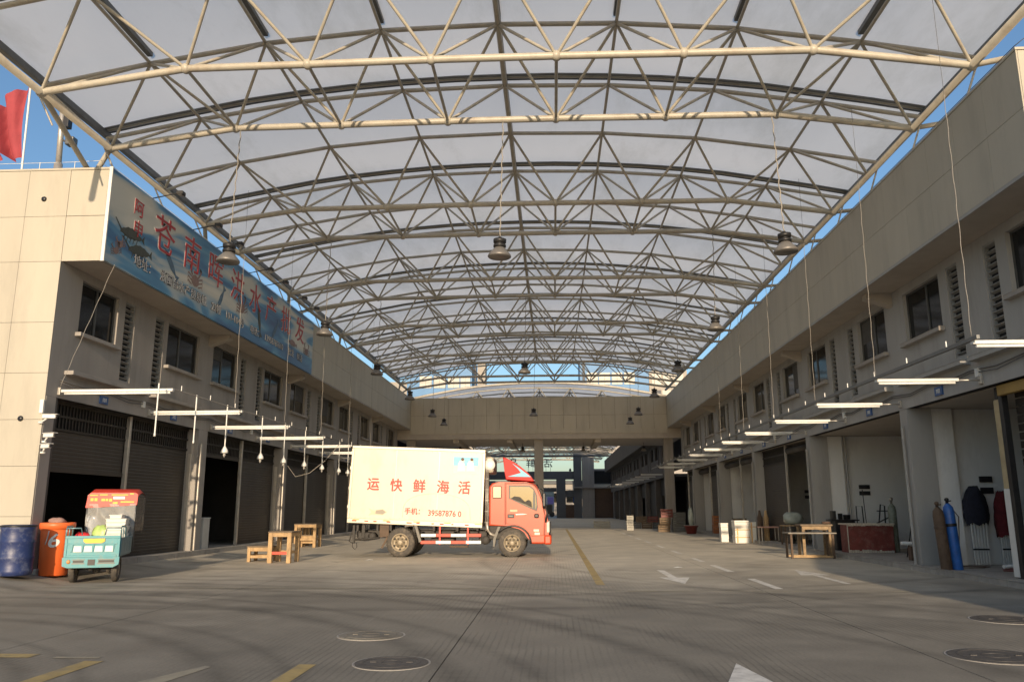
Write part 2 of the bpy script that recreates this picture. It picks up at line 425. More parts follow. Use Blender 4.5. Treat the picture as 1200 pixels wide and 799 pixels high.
def face(normal, x, y, z):
    """matrix for text on a wall facing the given way"""
    if normal == '-Y': r = Matrix(((1, 0, 0), (0, 0, -1), (0, 1, 0)))
    elif normal == '+X': r = Matrix(((0, 0, 1), (1, 0, 0), (0, 1, 0)))
    elif normal == '-X': r = Matrix(((0, 0, -1), (-1, 0, 0), (0, 1, 0)))
    elif normal == '+Y': r = Matrix(((-1, 0, 0), (0, 0, 1), (0, 1, 0)))
    m = r.to_4x4(); m.translation = (x, y, z); return m

# ------------------------------------------------------------------ ground
XL, XR = -10.46, 8.48          # facade planes
OL, OR = -9.58, 7.60           # faces of the overhanging upper storey
YL0, YR0 = 16.0, 12.26         # near ends of the two buildings
g = MB(); g.box(-400, 400, -200, 900, -.6, -.03)
ground = g.build('ground', concrete, kind='structure')
xs = [-9.4, -5.65, -1.05, 3.6, 8.3]
ys = [-14, 0, 14.6, 36.5, 58.4, 80.3, 102.2, 124, 140]
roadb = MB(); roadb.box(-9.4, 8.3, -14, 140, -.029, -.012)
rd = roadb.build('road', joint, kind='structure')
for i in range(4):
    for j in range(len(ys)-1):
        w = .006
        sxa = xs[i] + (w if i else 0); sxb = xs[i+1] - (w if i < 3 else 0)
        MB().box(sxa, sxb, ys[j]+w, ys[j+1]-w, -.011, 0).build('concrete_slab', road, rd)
# side aprons rise gently to the shop fronts
MB().prism([(-9.39, -.02), (-9.39, 0.0), (-10.3, .15), (-10.6, .18), (-30, .2), (-30, -.02)], 'Y', -14, YL0-.002).build('forecourt', road, kind='structure')
MB().prism([(8.3, -.02), (8.3, 0.0), (8.6, .02), (30, .05), (30, -.02)], 'Y', -14, YR0+.2).build('forecourt', road, kind='structure')
def kerb_platform(side, x0, x1, y0, y1, z):
    t = tag(MB().box(x0, x1, y0, y1, -.02, z).build('pavement', concrete), kind='structure')
    e = x0 if side == 'R' else x1
    y = y0
    while y < y1:
        L = min(1.0, y1-y)
        s = -1 if side == 'R' else 1
        MB().bbox(e, e+s*.14, y+.006, y+L-.006, -.02, z+.012+random.uniform(-.004, .004), .012).build('kerb_stone', concrete, t)
        y += 1.0
        if y > 52: break
    return t
MB().prism([(-9.39, -.02), (-9.39, 0.0), (-10.3, .12), (-10.41, .12), (-10.41, -.02)], 'Y', YL0, 140).build('forecourt', road, kind='structure')
kerb_platform('L', -26, -10.40, YL0+.02, 56, .24)
kerb_platform('R', 8.30, 24, YR0+.25, 54, .10)

def sheet(name, pts, z, m, **k):
    b = MB(); n = len(pts); b.add([(x, y, z) for x, y in pts], [tuple(range(n))])
    return b.build(name, m, rd, **k)
def mark(x0, x1, y0, y1, m=white_paint, name='painted_dash', z=.004): sheet(name, [(x0, y0), (x1, y0), (x1, y1), (x0, y1)], z, m)
# lane dashes, arrows, yellow edge, cross line
for y0, y1 in ((15.0, 17.1), (18.9, 21.1), (22.4, 24.1), (26.3, 28.2), (30.2, 32.2), (34.2, 36.2), (38.2, 40.2), (42.2, 44.2), (46.2, 48.2)):
    mark(3.88, 4.03, y0, y1)
mark(.78, .94, 15.7, 57, yellow_paint, 'yellow_edge_line')
mark(-9.6, -.16, 14.95, 15.07, faint_paint, 'cross_line')
for a, b_ in ((1.26, 2.4), (3.41, 4.4), (5.51, 6.03)): mark(a, b_, 14.52, 14.66, faint_paint, 'cross_line')
sheet('lane_arrow', [(2.36, 19.4), (2.36, 17.4), (2.15, 17.4), (2.46, 15.95), (2.78, 17.4), (2.52, 17.4), (2.52, 19.4)], .004, white_paint)
sheet('lane_arrow', [(5.44, 16.0), (5.56, 16.0), (5.60, 18.0), (5.84, 18.0), (5.54, 19.6), (5.22, 18.0), (5.46, 18.0)], .004, white_paint)
sheet('lane_arrow', [(1.38, 7.0), (1.66, 7.95), (1.80, 7.0), (1.66, 7.0), (1.66, 5.2), (1.50, 5.2), (1.50, 7.0)], .004, white_paint)
mark(-2.36, -2.20, 5.0, 7.75, yellow_paint, 'yellow_dash'); mark(-4.45, -4.26, 5.0, 7.85, yellow_paint, 'yellow_dash')
mark(-5.9, -5.1, 8.0, 8.2, yellow_paint, 'yellow_patch'); mark(-4.85, -4.4, 7.98, 8.06, faint_paint, 'yellow_patch')
sheet('white_scuff', [(-3.6, 6.6), (-3.2, 7.65), (-3.12, 7.6), (-3.3, 6.6)], .004, faint_paint)
for i, (x, y, r, lab) in enumerate(((-1.52, 7.85, .34, 'round iron manhole cover in the road, the one nearest the bottom centre'),
        (-2.08, 9.5, .36, 'faint concrete filled round cover behind the bottom centre one, left side'),
        (4.22, 8.4, .42, 'large round manhole cover at the right edge of the picture foreground'),
        (5.75, 11.05, .42, 'round manhole cover on the right, farther back inside the shade edge'))):
    t = thing('manhole_cover', lab, 'manhole cover', (x, y, 0), 'manhole covers in the road')
    MB().lathe([(r+.024, -.005), (r+.024, .005), (r+.010, .005), (r+.010, .001)], 36, (x, y, 0), smooth=False).build('rim', concrete, t)
    b = MB().lathe([(r, -.004), (r, .008), (r*.96, .010), (0.01, .010)], 36, (x, y, 0), smooth=False)
    b.lathe([(r*.80, .0095), (r*.80, .013), (r*.76, .013), (r*.76, .0095)], 36, (x, y, 0), smooth=False, cap=False).lathe([(r*.3, .0095), (r*.3, .013), (r*.26, .013), (r*.26, .0095)], 24, (x, y, 0), smooth=False, cap=False)
    for q in (-.5, .5): b.box(x+q*r-.03, x+q*r+.03, y-.012, y+.012, .0095, .016)
    b.build('lid', road if i == 1 else iron, t)

# ------------------------------------------------------------------ the two market buildings
def wall_holes(mb, x, s, y0, y1, z0, z1, holes, depth):
    """front face at X=x looking towards s, with rectangular holes and their reveals"""
    ysl = sorted({y0, y1, *[h[0] for h in holes], *[h[1] for h in holes]}); zsl = sorted({z0, z1, *[h[2] for h in holes], *[h[3] for h in holes]})
    for a, b in zip(ysl, ysl[1:]):
        for c, d in zip(zsl, zsl[1:]):
            cy, cz = (a+b)/2, (c+d)/2
            if any(h[0] < cy < h[1] and h[2] < cz < h[3] for h in holes): continue
            mb.add([(x, a, c), (x, b, c), (x, b, d), (x, a, d)], [(0, 1, 2, 3)])
    xi = x - s*depth
    for h in holes:
        a, b, c, d = h
        mb.add([(x, a, c), (x, b, c), (x, b, d), (x, a, d), (xi, a, c), (xi, b, c), (xi, b, d), (xi, a, d)],
               [(0, 1, 5, 4), (1, 2, 6, 5), (2, 3, 7, 6), (3, 0, 4, 7)])

_lv = {}
def louver(bld, x, s, y0, y1, z0, z1, near):
    f = MB(); t = .035
    xi = x - s*.13
    f.box(xi-.02, xi, y0, y1, z0, z1).mat(1)
    for a, b in ((y0, y0+t), (y1-t, y1)): f.box(xi+s*.005, x-s*.02, a, b, z0, z1)
    for a, b in ((z0, z0+t), (z1-t, z1)): f.box(xi+s*.005, x-s*.02, y0+t+.002, y1-t-.002, a, b)
    o = f.build('louver_window', [louver_dark, louver_m], bld)
    n = 15; w = round(y1-y0-.08, 3)
    key = (s, w)
    if key not in _lv:
        _lv[key] = MB().prism([(-.045*s, -.02), (.045*s, .016), (.045*s, .028), (-.045*s, -.008)], 'Y', -w/2, w/2).mesh('slat', louver_m)
    if near:
        for k in range(n):
            q = link('slat', _lv[key]); q.location = (x-s*.075, (y0+y1)/2, z0+(k+.6)*(z1-z0)/n); setp(q, o)
    else:
        b = MB()
        for k in range(n):
            zc = z0+(k+.6)*(z1-z0)/n
            b.prism([(x-s*.075-.045*s, zc-.02), (x-s*.075+.045*s, zc+.016), (x-s*.075+.045*s, zc+.028), (x-s*.075-.045*s, zc-.008)], 'Y', y0+.04, y1-.04)
        q = b.build('slat_row', louver_m); setp(q, o)
def window(bld, x, s, y0, y1, z0, z1, seed):
    rnd = random.Random(seed)
    xi = x - s*.14; t = .045
    f = MB()
    for a, b in ((y0, y0+t), (y1-t, y1)): f.box(xi, xi+s*.05, a, b, z0, z1)
    for a, b in ((z0, z0+t), (z1-t, z1)): f.box(xi, xi+s*.05, y0+t+.001, y1-t-.001, a, b)
    ym = (y0+y1)/2 + rnd.choice((-.1, 0, .25))
    f.box(xi+s*.004, xi+s*.045, ym-.03, ym+.03, z0+t+.001, z1-t-.001)
    o = f.build('window', alu, bld)
    MB().box(xi+s*.012, xi+s*.020, y0+t, ym-.03, z0+t, z1-t).build('pane', glass_d, o)
    MB().box(xi+s*.024, xi+s*.032, ym+.03, y1-t, z0+t, z1-t).build('pane', glass_d, o)
    if rnd.random() < .45:
        a_, b_ = ((y0+t+.01, ym-.04) if rnd.random() < .5 else (ym+.04, y1-t-.01)); zb_ = z1-t-.01-rnd.uniform(.25, .95)
        MB().box(xi+s*.033, xi+s*.036, a_, b_, zb_, z1-t-.01).build('blind', blind_m, o)
    MB().bbox(x-s*.02, x+s*.13, y0-.09, y1+.09, z0-.10, z0-.012, .008).build('sill', plaster, o)
def shutter(bld, x, s, y0, y1, zb, z1, top=True, floor=.2):
    """corrugated roller shutter hanging from z1 down to zb"""
    zt = z1-.62 if top else z1
    b = MB(); h = .085; z = zb; pts = []
    while z < zt-.001:
        e = min(z+h, zt); pts += [(0, z), (.007, z+(e-z)*.25), (.007, z+(e-z)*.75), (0, e)]; z = e
    vs = []
    for d, zz in pts: vs += [(x+s*d, y0, zz), (x+s*d, y1, zz)]
    b.add(vs, [(2*i, 2*i+1, 2*i+3, 2*i+2) for i in range(len(pts)-1)])
    b.box(x-.01, x+s*.04, y0, y1, zb-.05, zb+.03)
    o = b.build('roller_shutter', shutter_m, bld)
    if top:
        b = MB(); b.box(x-s*.03, x-s*.01, y0, y1, zt, z1)
        n = int((y1-y0)/.12)
        for k in range(n):
            a = y0+(k+.5)*(y1-y0)/n; b.box(x-s*.005, x+s*.02, a-.02, a+.02, zt, z1)
        for zz in (zt+.02, zt+.31, z1-.03): b.box(x+s*.021, x+s*.04, y0, y1, zz-.025, zz+.025)
        b.build('shutter_grille', shutter_top, bld)

def market_building(side):
    L = side == 'L'
    s = 1 if L else -1; x = XL if L else XR; xo = OL if L else OR; y0 = YL0 if L else YR0; y1 = 54.0
    fl = .20 if L else .10
    lab = 'two storey beige market hall on the left with closed dark shutters' if L else 'two storey grey market hall on the right with open shop bays'
    bld = thing('market_building', lab, 'building', (x-s*6, y0, 0))
    pl = plaster if L else plaster_r
    holes = []; lv = []; wn_ = []
    nb = 5 if L else 6
    for k in range(nb):
        b = y0 + 7.5*k
        if L: W = ((.87 if k == 0 else .47), 2.42), (4.98, 6.98)
        else: W = (.65, 2.50), (5.2, 7.02)
        LV = ((2.73, 3.21), (4.27, 4.77)) if L else ((2.86, 3.32), (4.36, 4.84))
        for a, c in W:
            if b+c < y1: wn_.append((b+a, b+c, 5.24, 6.42, k))
        for a, c in LV:
            if b+c < y1: lv.append((b+a, b+c, 4.45, 6.42, k))
    holes = [h[:4] for h in wn_+lv]
    w = MB(); wall_holes(w, x, s, y0, y1, 3.72, 6.62, holes, .16); w.build('upper_wall', pl, bld)
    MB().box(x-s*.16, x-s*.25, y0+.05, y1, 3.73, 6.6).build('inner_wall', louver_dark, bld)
    for i, (a, c, d, e, k) in enumerate(wn_): window(bld, x, s, a, c, d, e, i+(0 if L else 50))
    for (a, c, d, e, k) in lv: louver(bld, x, s, a, c, d, e, k < 2)
    # overhang: soffit, core, downstand beams, hidden roof
    MB().box(x-s*12, xo-s*.03, y0+.02, y1, 6.625, 6.75).build('soffit', plaster_dark, bld)
    for yy in [y0+7.5*k+.1 for k in range(1, nb)]:
        if yy < y1-1: MB().prism([(x, 6.28), (xo-s*.25, 6.50), (xo-s*.25, 6.624), (x, 6.624)], 'Y', yy, yy+.25).build('bracket_beam', plaster_dark, bld)
    MB().box(x-s*12, xo-s*.03, y0+.02, y1, 6.76, 8.68).build('fascia_core', joint, bld)
    MB().box(x-s*12, xo+s*.01, y0-.01, y1, 8.685, 8.73).build('coping', clad, bld)
    MB().box(xo-s*.028, xo+s*.006, y0, y1, 6.60, 6.66).build('drip_edge', pl, bld)
    # cladding panels on the fascia, two rows, the near ones each on their own
    p = 1.1; k = 0; far = MB()
    pm_ = [MB().bbox(-.012, .012, .003, p-.003, .003, 1.01-.003, .002).mesh('cladding_panel', clad),
           MB().bbox(-.012, .012, .003, p-.003, .003, 1.01-.003, .002).mesh('cladding_panel', clad)]
    y = y0
    while y < y1-.02:
        e = min(y+p, y1)
        for r, zz in enumerate((6.665, 7.675)):
            if k < 17 and e-y > p-.01:
                o = link('cladding_panel', pm_[r]); o.location = (xo-s*.014, y, zz); setp(o, bld)
            else: far.box(xo-s*.026, xo-s*.002, y+.005, e-.005, zz+.005, zz+1.005)
        y = e; k += 1
    far.build('cladding_row', clad, bld, kind='stuff')
    # string course ledges and house number plates, one per half bay
    for k in range(nb):
        b = y0+7.5*k
        for j, (a, c) in enumerate(((.55, 3.95), (4.25, 7.3))):
            if b+c < y1:
                MB().bbox(x-s*.02, x+s*.20, b+a, b+c, 4.24, 4.33, .01).build('ledge', pl, bld)
                yy = b+(a+c)/2-.1
                if k < 4:
                    pt = MB().bbox(x-s*.01, x+s*.03, yy-.17, yy+.17, 3.80, 3.99, .006).build('number_plate', blue_plate, bld)
                    text('%d' % (101+2*k+j), .13, white_p, 'numeral', pt, face('+X' if L else '-X', x+s*.034, yy, 3.895))
    # pillars, recessed so the shop fronts read
    pw = .62
    for k in range(nb+1):
        b = y0+7.5*k
        a, c = (b+.035, b+.38) if k == 0 else (b-.12 if L else b-.10, b+.50 if L else b+.30)
        if a < y1: MB().bbox(x-s*.55, x, a, min(c, y1), 0, 3.719, .01).build('pillar', pl if L else plaster_r, bld)
    # drop pipe up the pillars
    for k in range(1, nb):
        b = y0+7.5*k
        stick('drain_pipe', (x+s*.06, b+(-.04 if L else .12), fl), (x+s*.06, b+(-.04 if L else .12), 3.3), .035, steel_post if L else plaster_r, bld)
    # depth: floor slab over, back wall, party walls
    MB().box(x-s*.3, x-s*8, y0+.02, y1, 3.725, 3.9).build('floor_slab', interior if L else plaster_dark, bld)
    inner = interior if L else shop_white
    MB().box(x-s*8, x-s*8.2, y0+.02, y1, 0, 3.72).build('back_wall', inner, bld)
    for k in range(1, nb+1):
        b = y0+7.5*k
        if b < y1:
            MB().box(x-s*.56, x-s*8, b-.02 if L else b+.12, b+.2 if L else b+.3, 0, 3.72).build('party_wall', inner, bld)
            if not L: MB().bbox(x+.57, x+1.05, b-.06, b+.118, 0, 3.715, .01).build('pilaster', shop_white, bld)
    return bld

BL = market_building('L')
BR = market_building('R')

# ---- left building: clad end wall facing the camera
tiles_x = [-10.463, -11.39, -12.32, -13.25, -14.18, -15.11, -16.04]
zz = [.30, 1.27, 2.27, 3.22, 4.19, 5.27, 6.60, 7.62, 8.68]
MB().box(-18, -10.50, YL0+.03, YL0+.5, 0, 8.67).build('end_wall_core', joint, BL)
for i in range(6):
    for j in range(8):
        a, b = tiles_x[i+1], tiles_x[i]
        MB().bbox(a+.003, b-.003, YL0, YL0+.028, zz[j]+.003, zz[j+1]-.003, .002).build('cladding_panel', clad, BL)
MB().bbox(-10.458, OL-.03, YL0, YL0+.028, 6.605, 7.615, .004).build('cladding_panel', clad, BL)
MB().bbox(-10.458, OL-.03, YL0, YL0+.028, 7.625, 8.675, .004).build('cladding_panel', clad, BL)
MB().box(-16, -10.47, YL0-.12, YL0-.004, -.02, .55).build('plinth', concrete, BL)
# right building's near end of the overhang
for za, zb in ((6.61, 7.63), (7.64, 8.675)):
    for xa, xb in ((7.63, 8.56), (8.57, 9.50), (9.51, 10.44)):
        MB().bbox(xa, xb-.008, YR0, YR0+.028, za, zb, .004).build('cladding_panel', clad, BR)
MB().box(8.52, 20, YR0+.03, YR0+.4, 0, 6.6).build('end_wall', plaster_r, BR)

# ---- shutters and dividing posts, left
def post(bld, x, y, z0, z1, m=steel_post, w=.05):
    return MB().bbox(x-w, x+w, y-w, y+w, z0, z1, .008).build('door_post', m, bld)
lows = {(0, 0): 2.25, (0, 1): .22, (1, 0): 3.05, (1, 1): .22, (2, 0): .22, (2, 1): .22, (3, 0): .22, (3, 1): .22, (4, 0): .22, (4, 1): .22}
for k in range(5):
    b = YL0+7.5*k
    for j, (a, c) in enumerate(((.40 if k == 0 else .52, 3.86), (3.96, 7.36))):
        shutter(BL, XL-.34, 1, b+a, min(b+c, 53.9), lows[(k, j)], 3.715)
    post(BL, XL-.27, b+3.91, .2, 3.71); post(BL, XL-.22, b+7.40, .2, 3.0)
# ---- shutters, right: the near gate and the farther bays
t = MB()
for zc in [.25+.16*i for i in range(21)]: t.box(XR+.36, XR+.40, YR0+.42, YR0+3.5, zc, zc+.13)
t.build('roller_shutter', shutter_top, BR)
post(BR, XR+.22, YR0+3.66, .1, 3.71, black_m, .06); post(BR, XR+.30, YR0+3.95, .1, 3.71, black_m, .05)
MB().bbox(XR+.16, XR+.20, YR0+3.73, YR0+3.90, 1.75, 3.45, .006).build('timber_board', pm('plywood_board', (.42, .34, .20), .7, .15, 4), BR)
MB().bbox(XR+.16, XR+.20, YR0+3.70, YR0+3.92, .12, 1.745, .006).build('white_board', white_p, BR)
MB().bbox(XR+.10, XR+.22, YR0+.45, YR0+3.62, 3.50, 3.70, .01).build('shutter_header', pm('ochre_header', (.34, .22, .06), .6, .15, 4), BR)
for k in (2, 3, 4, 5):
    b = YR0+7.5*k
    for j, (a, c) in enumerate(((.42, 3.8), (3.95, 7.3))):
        if b+c > 54: continue
        zb = {(2, 0): 3.2, (2, 1): .12, (3, 0): 3.2, (3, 1): 3.1, (4, 0): .12, (4, 1): 3.2}.get((k, j), .12)
        if zb < 3: shutter(BR, XR+.34, -1, b+a, b+c, zb, 3.715, True)
        else: MB().lathe([(.14, b+a), (.14, b+c)], 12, (XR+.4, 0, 3.5), 'Y').build('shutter_roll', shutter_top, BR)
    post(BR, XR+.3, b+3.87, .1, 3.71, steel_post, .04)
# cable ducts and meter boxes on the party walls of the open shops
for k, yy in ((1, 19.88), (2, 27.38), (3, 34.88)):
    y = yy-.03
    b = MB()
    if k == 1:
        for z in (1.98, 1.72): b.bbox(10.06, 10.36, y-.03, y, z, z+.14, .006)
        b.build('meter_vent', black_p, BR)
    elif k == 2:
        for z in (2.00, 1.80): b.bbox(10.0, 10.35, y-.03, y, z, z+.13, .006)
        b.build('meter_vent', black_p, BR)
    else:
        for z in (2.0, 1.78): b.bbox(10.5, 10.95, y-.03, y, z, z+.13, .006)
        b.build('meter_vent', black_p, BR)
stick('drain_pipe', (9.62, 27.2, .1), (9.62, 27.2, 3.7), .035, plaster_r, BR)

# ---- billboard
sb = thing('shop_billboard', 'long blue sea print billboard with red Chinese lettering on the left fascia', 'billboard', (OL+.05, 23.5, 6.6))
MB().bbox(OL+.012, OL+.07, YL0-.02, 31.0, 6.61, 8.70, .006).build('panel', sea_print, sb)
MB().bbox(OL+.010, OL+.085, YL0-.06, YL0-.022, 6.58, 8.72, .004).build('end_trim', white_p, sb)
BX = OL+.075
def bb(ch, y, z, size, sx=1.0):
    o = text(ch, size*1.0, sign_white, 'character_edge', sb, face('+X', BX, y, z), .003, .016*size, sx)
    text(ch, size, sign_red, 'character', sb, face('+X', BX+.006, y, z), .006, -.004*size, sx)
bb('阿', 17.18, 8.22, .42, 1.1); bb('申', 17.22, 7.74, .42, 1.1)
for ch, y in zip('苍南晖洪水产批发', (18.49, 20.02, 21.56, 23.14, 24.65, 26.1, 27.68, 29.28)):
    bb(ch, y, 8.03, 1.0, 1.1)
for w_, y_ in (('地址：', 17.55), ('浙闽台水产贸易城', 19.75), ('22幢', 21.75), ('101-104号', 23.15), ('电话：', 24.75), ('13958787610', 26.6), ('批发', 28.4), ('鲜活', 29.4)):
    text(w_, .29, black_p, 'address_shadow', sb, face('+X', BX+.002, y_, 7.00), .002, .012, 1.13)
    text(w_, .30, sign_white, 'address_line', sb, face('+X', BX+.006, y_, 7.00), .002, .0, 1.13)
# printed sea creatures
def creature(kind, y, z, sc, ang, m):
    b = MB(); M = Matrix.Translation((BX, y, z)) @ Matrix.Rotation(R(ang), 4, 'X')
    def poly(p): b.add([(0, q[0]*sc, q[1]*sc) for q in p] + [(.003, q[0]*sc, q[1]*sc) for q in p],
                       [tuple(range(len(p), 2*len(p))), tuple(range(len(p)))[::-1]] + [(i, (i+1) % len(p), len(p)+(i+1) % len(p), len(p)+i) for i in range(len(p))], M=M)
    if kind == 'prawn':
        n = 9
        top = [(-1+2*i/n, .32*math.sin(math.pi*(i+.4)/(n+1))+(.04 if i % 2 else 0)) for i in range(n+1)]
        bot = [(1-2*i/n, -.18*math.sin(math.pi*(i+.4)/(n+1))-(.05 if i % 2 else 0)) for i in range(n+1)]
        poly(top+bot); poly([(1, 0), (1.3, .25), (1.25, 0), (1.3, -.2)]); 
        for q in (-.6, -.3, 0, .3, .6): poly([(q, -.1), (q+.05, -.1), (q-.1, -.42), (q-.14, -.4)])
        poly([(-.95, .02), (-1.5, .5), (-1.45, .52), (-.9, .1)])
    elif kind == 'crab':
        poly([(.55*math.cos(t*.524), .38*math.sin(t*.524)) for t in range(12)])
        for sg in (-1, 1):
            for q in (-.3, -.05, .2): poly([(sg*.45, q), (sg*1.0, q+.18), (sg*1.15, q-.12), (sg*1.0, q+.08), (sg*.5, q-.08)])
            poly([(sg*.35, .3), (sg*.7, .75), (sg*.45, 1.0), (sg*.62, .72), (sg*.9, .85), (sg*.8, .6), (sg*.5, .25)])
    else:
        poly([(-1, 0), (-.5, .2), (.2, .22), (.75, .05), (1.1, .28), (1.05, 0), (1.1, -.26), (.75, -.05), (.2, -.2), (-.5, -.17)])
    b.build('printed_creature', m, sb)
olive = pm('olive_print', (.055, .06, .045), .5, .3, 12); brownp = pm('brown_print', (.22, .14, .12), .5, .3, 12); bluep = pm('deep_blue_print', (.07, .13, .19), .5, .3, 12)
creature('prawn', 16.95, 7.50, .46, 4, olive); creature('prawn', 17.35, 7.22, .46, 8, olive)
creature('fish', 18.9, 7.42, .48, -38, bluep); creature('crab', 20.3, 7.38, .42, 0, brownp)
creature('fish', 22.0, 7.30, .45, 60, bluep); creature('crab', 23.6, 7.45, .40, 10, brownp); creature('fish', 25.1, 7.40, .5, -70, olive)
creature('fish', 26.6, 7.40, .45, 50, bluep); creature('prawn', 28.5, 7.35, .4, 0, brownp); creature('crab', 30.2, 7.35, .35, 0, brownp)
for y, z in ((16.4, 6.95), (16.55, 7.15)): creature('crab', y, z, .2, 20, brownp)

# ---- the bridge that closes the hall
BY = 53.9
br = thing('covered_bridge', 'beige panelled bridge crossing the hall above the far end', 'bridge', (-1, BY, 0))
MB().box(OL-.9, OR+.9, BY+.03, 60.5, 6.62, 8.67).build('deck_core', joint, br)
MB().box(OL-.9, OR+.9, BY+.03, 60.6, 5.95, 6.61).build('soffit_beam', plaster_dark, br)
MB().box(OL-.9, OR+.9, BY, 60.6, 8.68, 8.74).build('coping', clad, br)
for r, (za, zb) in enumerate(((6.30, 7.52), (7.53, 8.675))):
    n = 20; w_ = (OR-OL)/n
    me = MB().bbox(.006, w_-.006, 0, .028, za, zb, .004).mesh('cladding_panel', clad)
    for i in range(n):
        o = link('cladding_panel', me); o.location = (OL+i*w_, BY, 0); setp(o, br)
for x in (-.95,): MB().bbox(x-.3, x+.3, BY+.35, BY+.95, 0, 6.0, .015).build('pillar', plaster, br)
for x in (-9.6, 7.7): MB().bbox(x-.3, x+.3, BY+.5, BY+1.1, 0, 6.0, .015).build('pillar', plaster, br)
for x in (-6.5, 3.0, -2.9): MB().bbox(x-.2, x+.2, BY+.2, 60.4, 5.72, 5.949, .01).build('downstand_beam', plaster_dark, br)

# ------------------------------------------------------------------ space-frame roof
XC, S, SY, RY0 = -1.029, 2.45, 2.489, 12.554
HT = {0: 11.27, 1: 11.21, 2: 11.0, 3: 10.61}; HB = {.5: 9.755, 1.5: 9.733, 2.5: 9.72}; HE = 9.31; WE = 8.78
KB = [-3.5, -2.5, -1.5, -.5, .5, 1.5, 2.5, 3.5]
def tn(k, i): return Vector((k*S, i*SY, HT[abs(k)]))
def te(sg, i): return Vector((sg*9.65, i*SY, 10.17))
def bn(k, i):
    a = abs(k)
    if a == 3.5: return Vector((math.copysign(WE, k), i*SY, HE))
    return Vector((k*2.379, i*SY, HB[a]))
def truss_unit(label):
    t = thing('roof_truss', label, 'roof truss', (0, 0, 0), 'steel roof trusses')
    for i in range(3):
        pts = [te(-1, i)] + [tn(k, i) for k in range(-3, 4)] + [te(1, i)]
        for a, b in zip(pts, pts[1:]): stick('top_chord', a, b, .052, cream, t)
        for sg in (-1, 1): stick('edge_link', te(sg, i), (sg*WE, (i+(.5 if i < 2 else -.5))*SY, HE), .03, cream, t)
    for i in (.5, 1.5):
        pts = [bn(k, i) for k in KB]
        for a, b in zip(pts, pts[1:]): stick('bottom_chord', a, b, .073, cream, t, 10)
        for k in KB:
            p = bn(k, i); a = abs(k)
            tops = [int(k-.5), int(k+.5)] if a < 3.5 else [int(math.copysign(3, k))]
            for kk in tops:
                for ii in (i-.5, i+.5): stick('diagonal_brace', p, tn(kk, int(ii)), .033, cream, t)
            o = link('node_joint', NODE); o.location = p; setp(o, t)
    for k in KB[1:-1]: stick('lower_tie', bn(k, .5), bn(k, 1.5), .033, cream, t)
    for k in range(-3, 4):
        for i in (0, 1): stick('purlin', tn(k, i), tn(k, i+1), .06 if k == 0 else .036, cream, t)
    return t
NODE = MB().sphere((0, 0, 0), .105, 10, 6).mesh('node_joint', cream)
ordn = ['nearest', 'second', 'third', 'fourth', 'fifth', 'sixth and farthest']
u0 = truss_unit('nearest steel roof truss, its tubes lit cream by the low sun')
for n in range(6):
    u = u0 if n == 0 else dup(u0, label='%s grey steel roof truss counting back from the camera' % ordn[n])
    u.location = (XC, RY0+3*n*SY, 0)
# canopy: membrane, clamp ribs, ridge and link purlins, edge beams, struts down to the parapets
cn = thing('roof_canopy', 'white fabric barrel roof stretched over the hall with its ribs and edge beams', 'canopy', (XC, 33, 9))
prof_x = [-9.75, -8.5, -7.35, -6.1, -4.9, -3.7, -2.45, -1.2, 0, 1.2, 2.45, 3.7, 4.9, 6.1, 7.35, 8.5, 9.75]
def hz(x):
    a = abs(x)
    ks = [(0, 11.27), (2.45, 11.21), (4.9, 11.0), (7.35, 10.61), (8.78, 9.42), (9.2, 9.05)]
    pts = [(0, 11.28), (1.2, 11.27), (2.45, 11.22), (3.7, 11.13), (4.9, 11.01), (6.1, 10.85), (7.35, 10.62), (8.5, 10.41), (9.75, 10.15)]
    for (a0, z0), (a1, z1) in zip(pts, pts[1:]):
        if a <= a1+1e-6: return z0+(z1-z0)*(a-a0)/(a1-a0)
    return 10.15
YA, YB_ = 10.2, 55.3
mb = MB(); rows = []
yy = []
y = YA
while y < YB_: yy.append(y); y += .622
yy.append(YB_)
for y in yy:
    # cloth is held up by the ribs every second row and sags between
    ph = ((y-RY0)/(2*SY)) % 1.0
    sag = -.07*math.sin(math.pi*ph)
    rows.append([(XC+x, y, hz(x)+.27+(sag if abs(x) < 8.4 else 0)) for x in prof_x])
nX = len(prof_x)
mb.add([p for r in rows for p in r], [(j*nX+i, j*nX+i+1, (j+1)*nX+i+1, (j+1)*nX+i) for j in range(len(rows)-1) for i in range(nX-1)], True)
mb.build('membrane', membrane, cn)
for i in range(0, 19, 2):
    y = RY0+i*SY
    if i == 18: y = RY0+17*SY+.3
    for dy, m, r in ((-.12, channel, .030), (-.02, cream, .034), (.09, channel, .024)):
        MB().path([(XC+x, y+dy, hz(x)+.20) for x in prof_x], r, 6).build('clamp_rib', m, cn)
for i in range(5):
    for sg in (-1, 1):
        o = Vector((XC, RY0, 0)); e_ = Vector((sg*WE, (3*i+2.5)*SY, HE))+o
        for q in (2, 3): stick('edge_brace', e_, tn(sg*3, 3*i+q)+o, .036, cream, cn)
    for k in range(-3, 4):
        a = tn(k, 3*i+2); b = tn(k, 3*i+3); o = Vector((XC, RY0, 0))
        stick('purlin', a+o, b+o, .06 if k == 0 else .036, cream, cn)
for k in range(-3, 4):
    h = HT[abs(k)]+.13
    MB().bbox(XC+k*S-.06, XC+k*S+.06, YA+.1, RY0+SY-.05, h, h+.12, .01).build('front_channel', channel, cn)
MB().bbox(XC-.05, XC+.05, RY0+SY, YB_-.2, 11.42, 11.50, .01).build('ridge_channel', channel, cn)
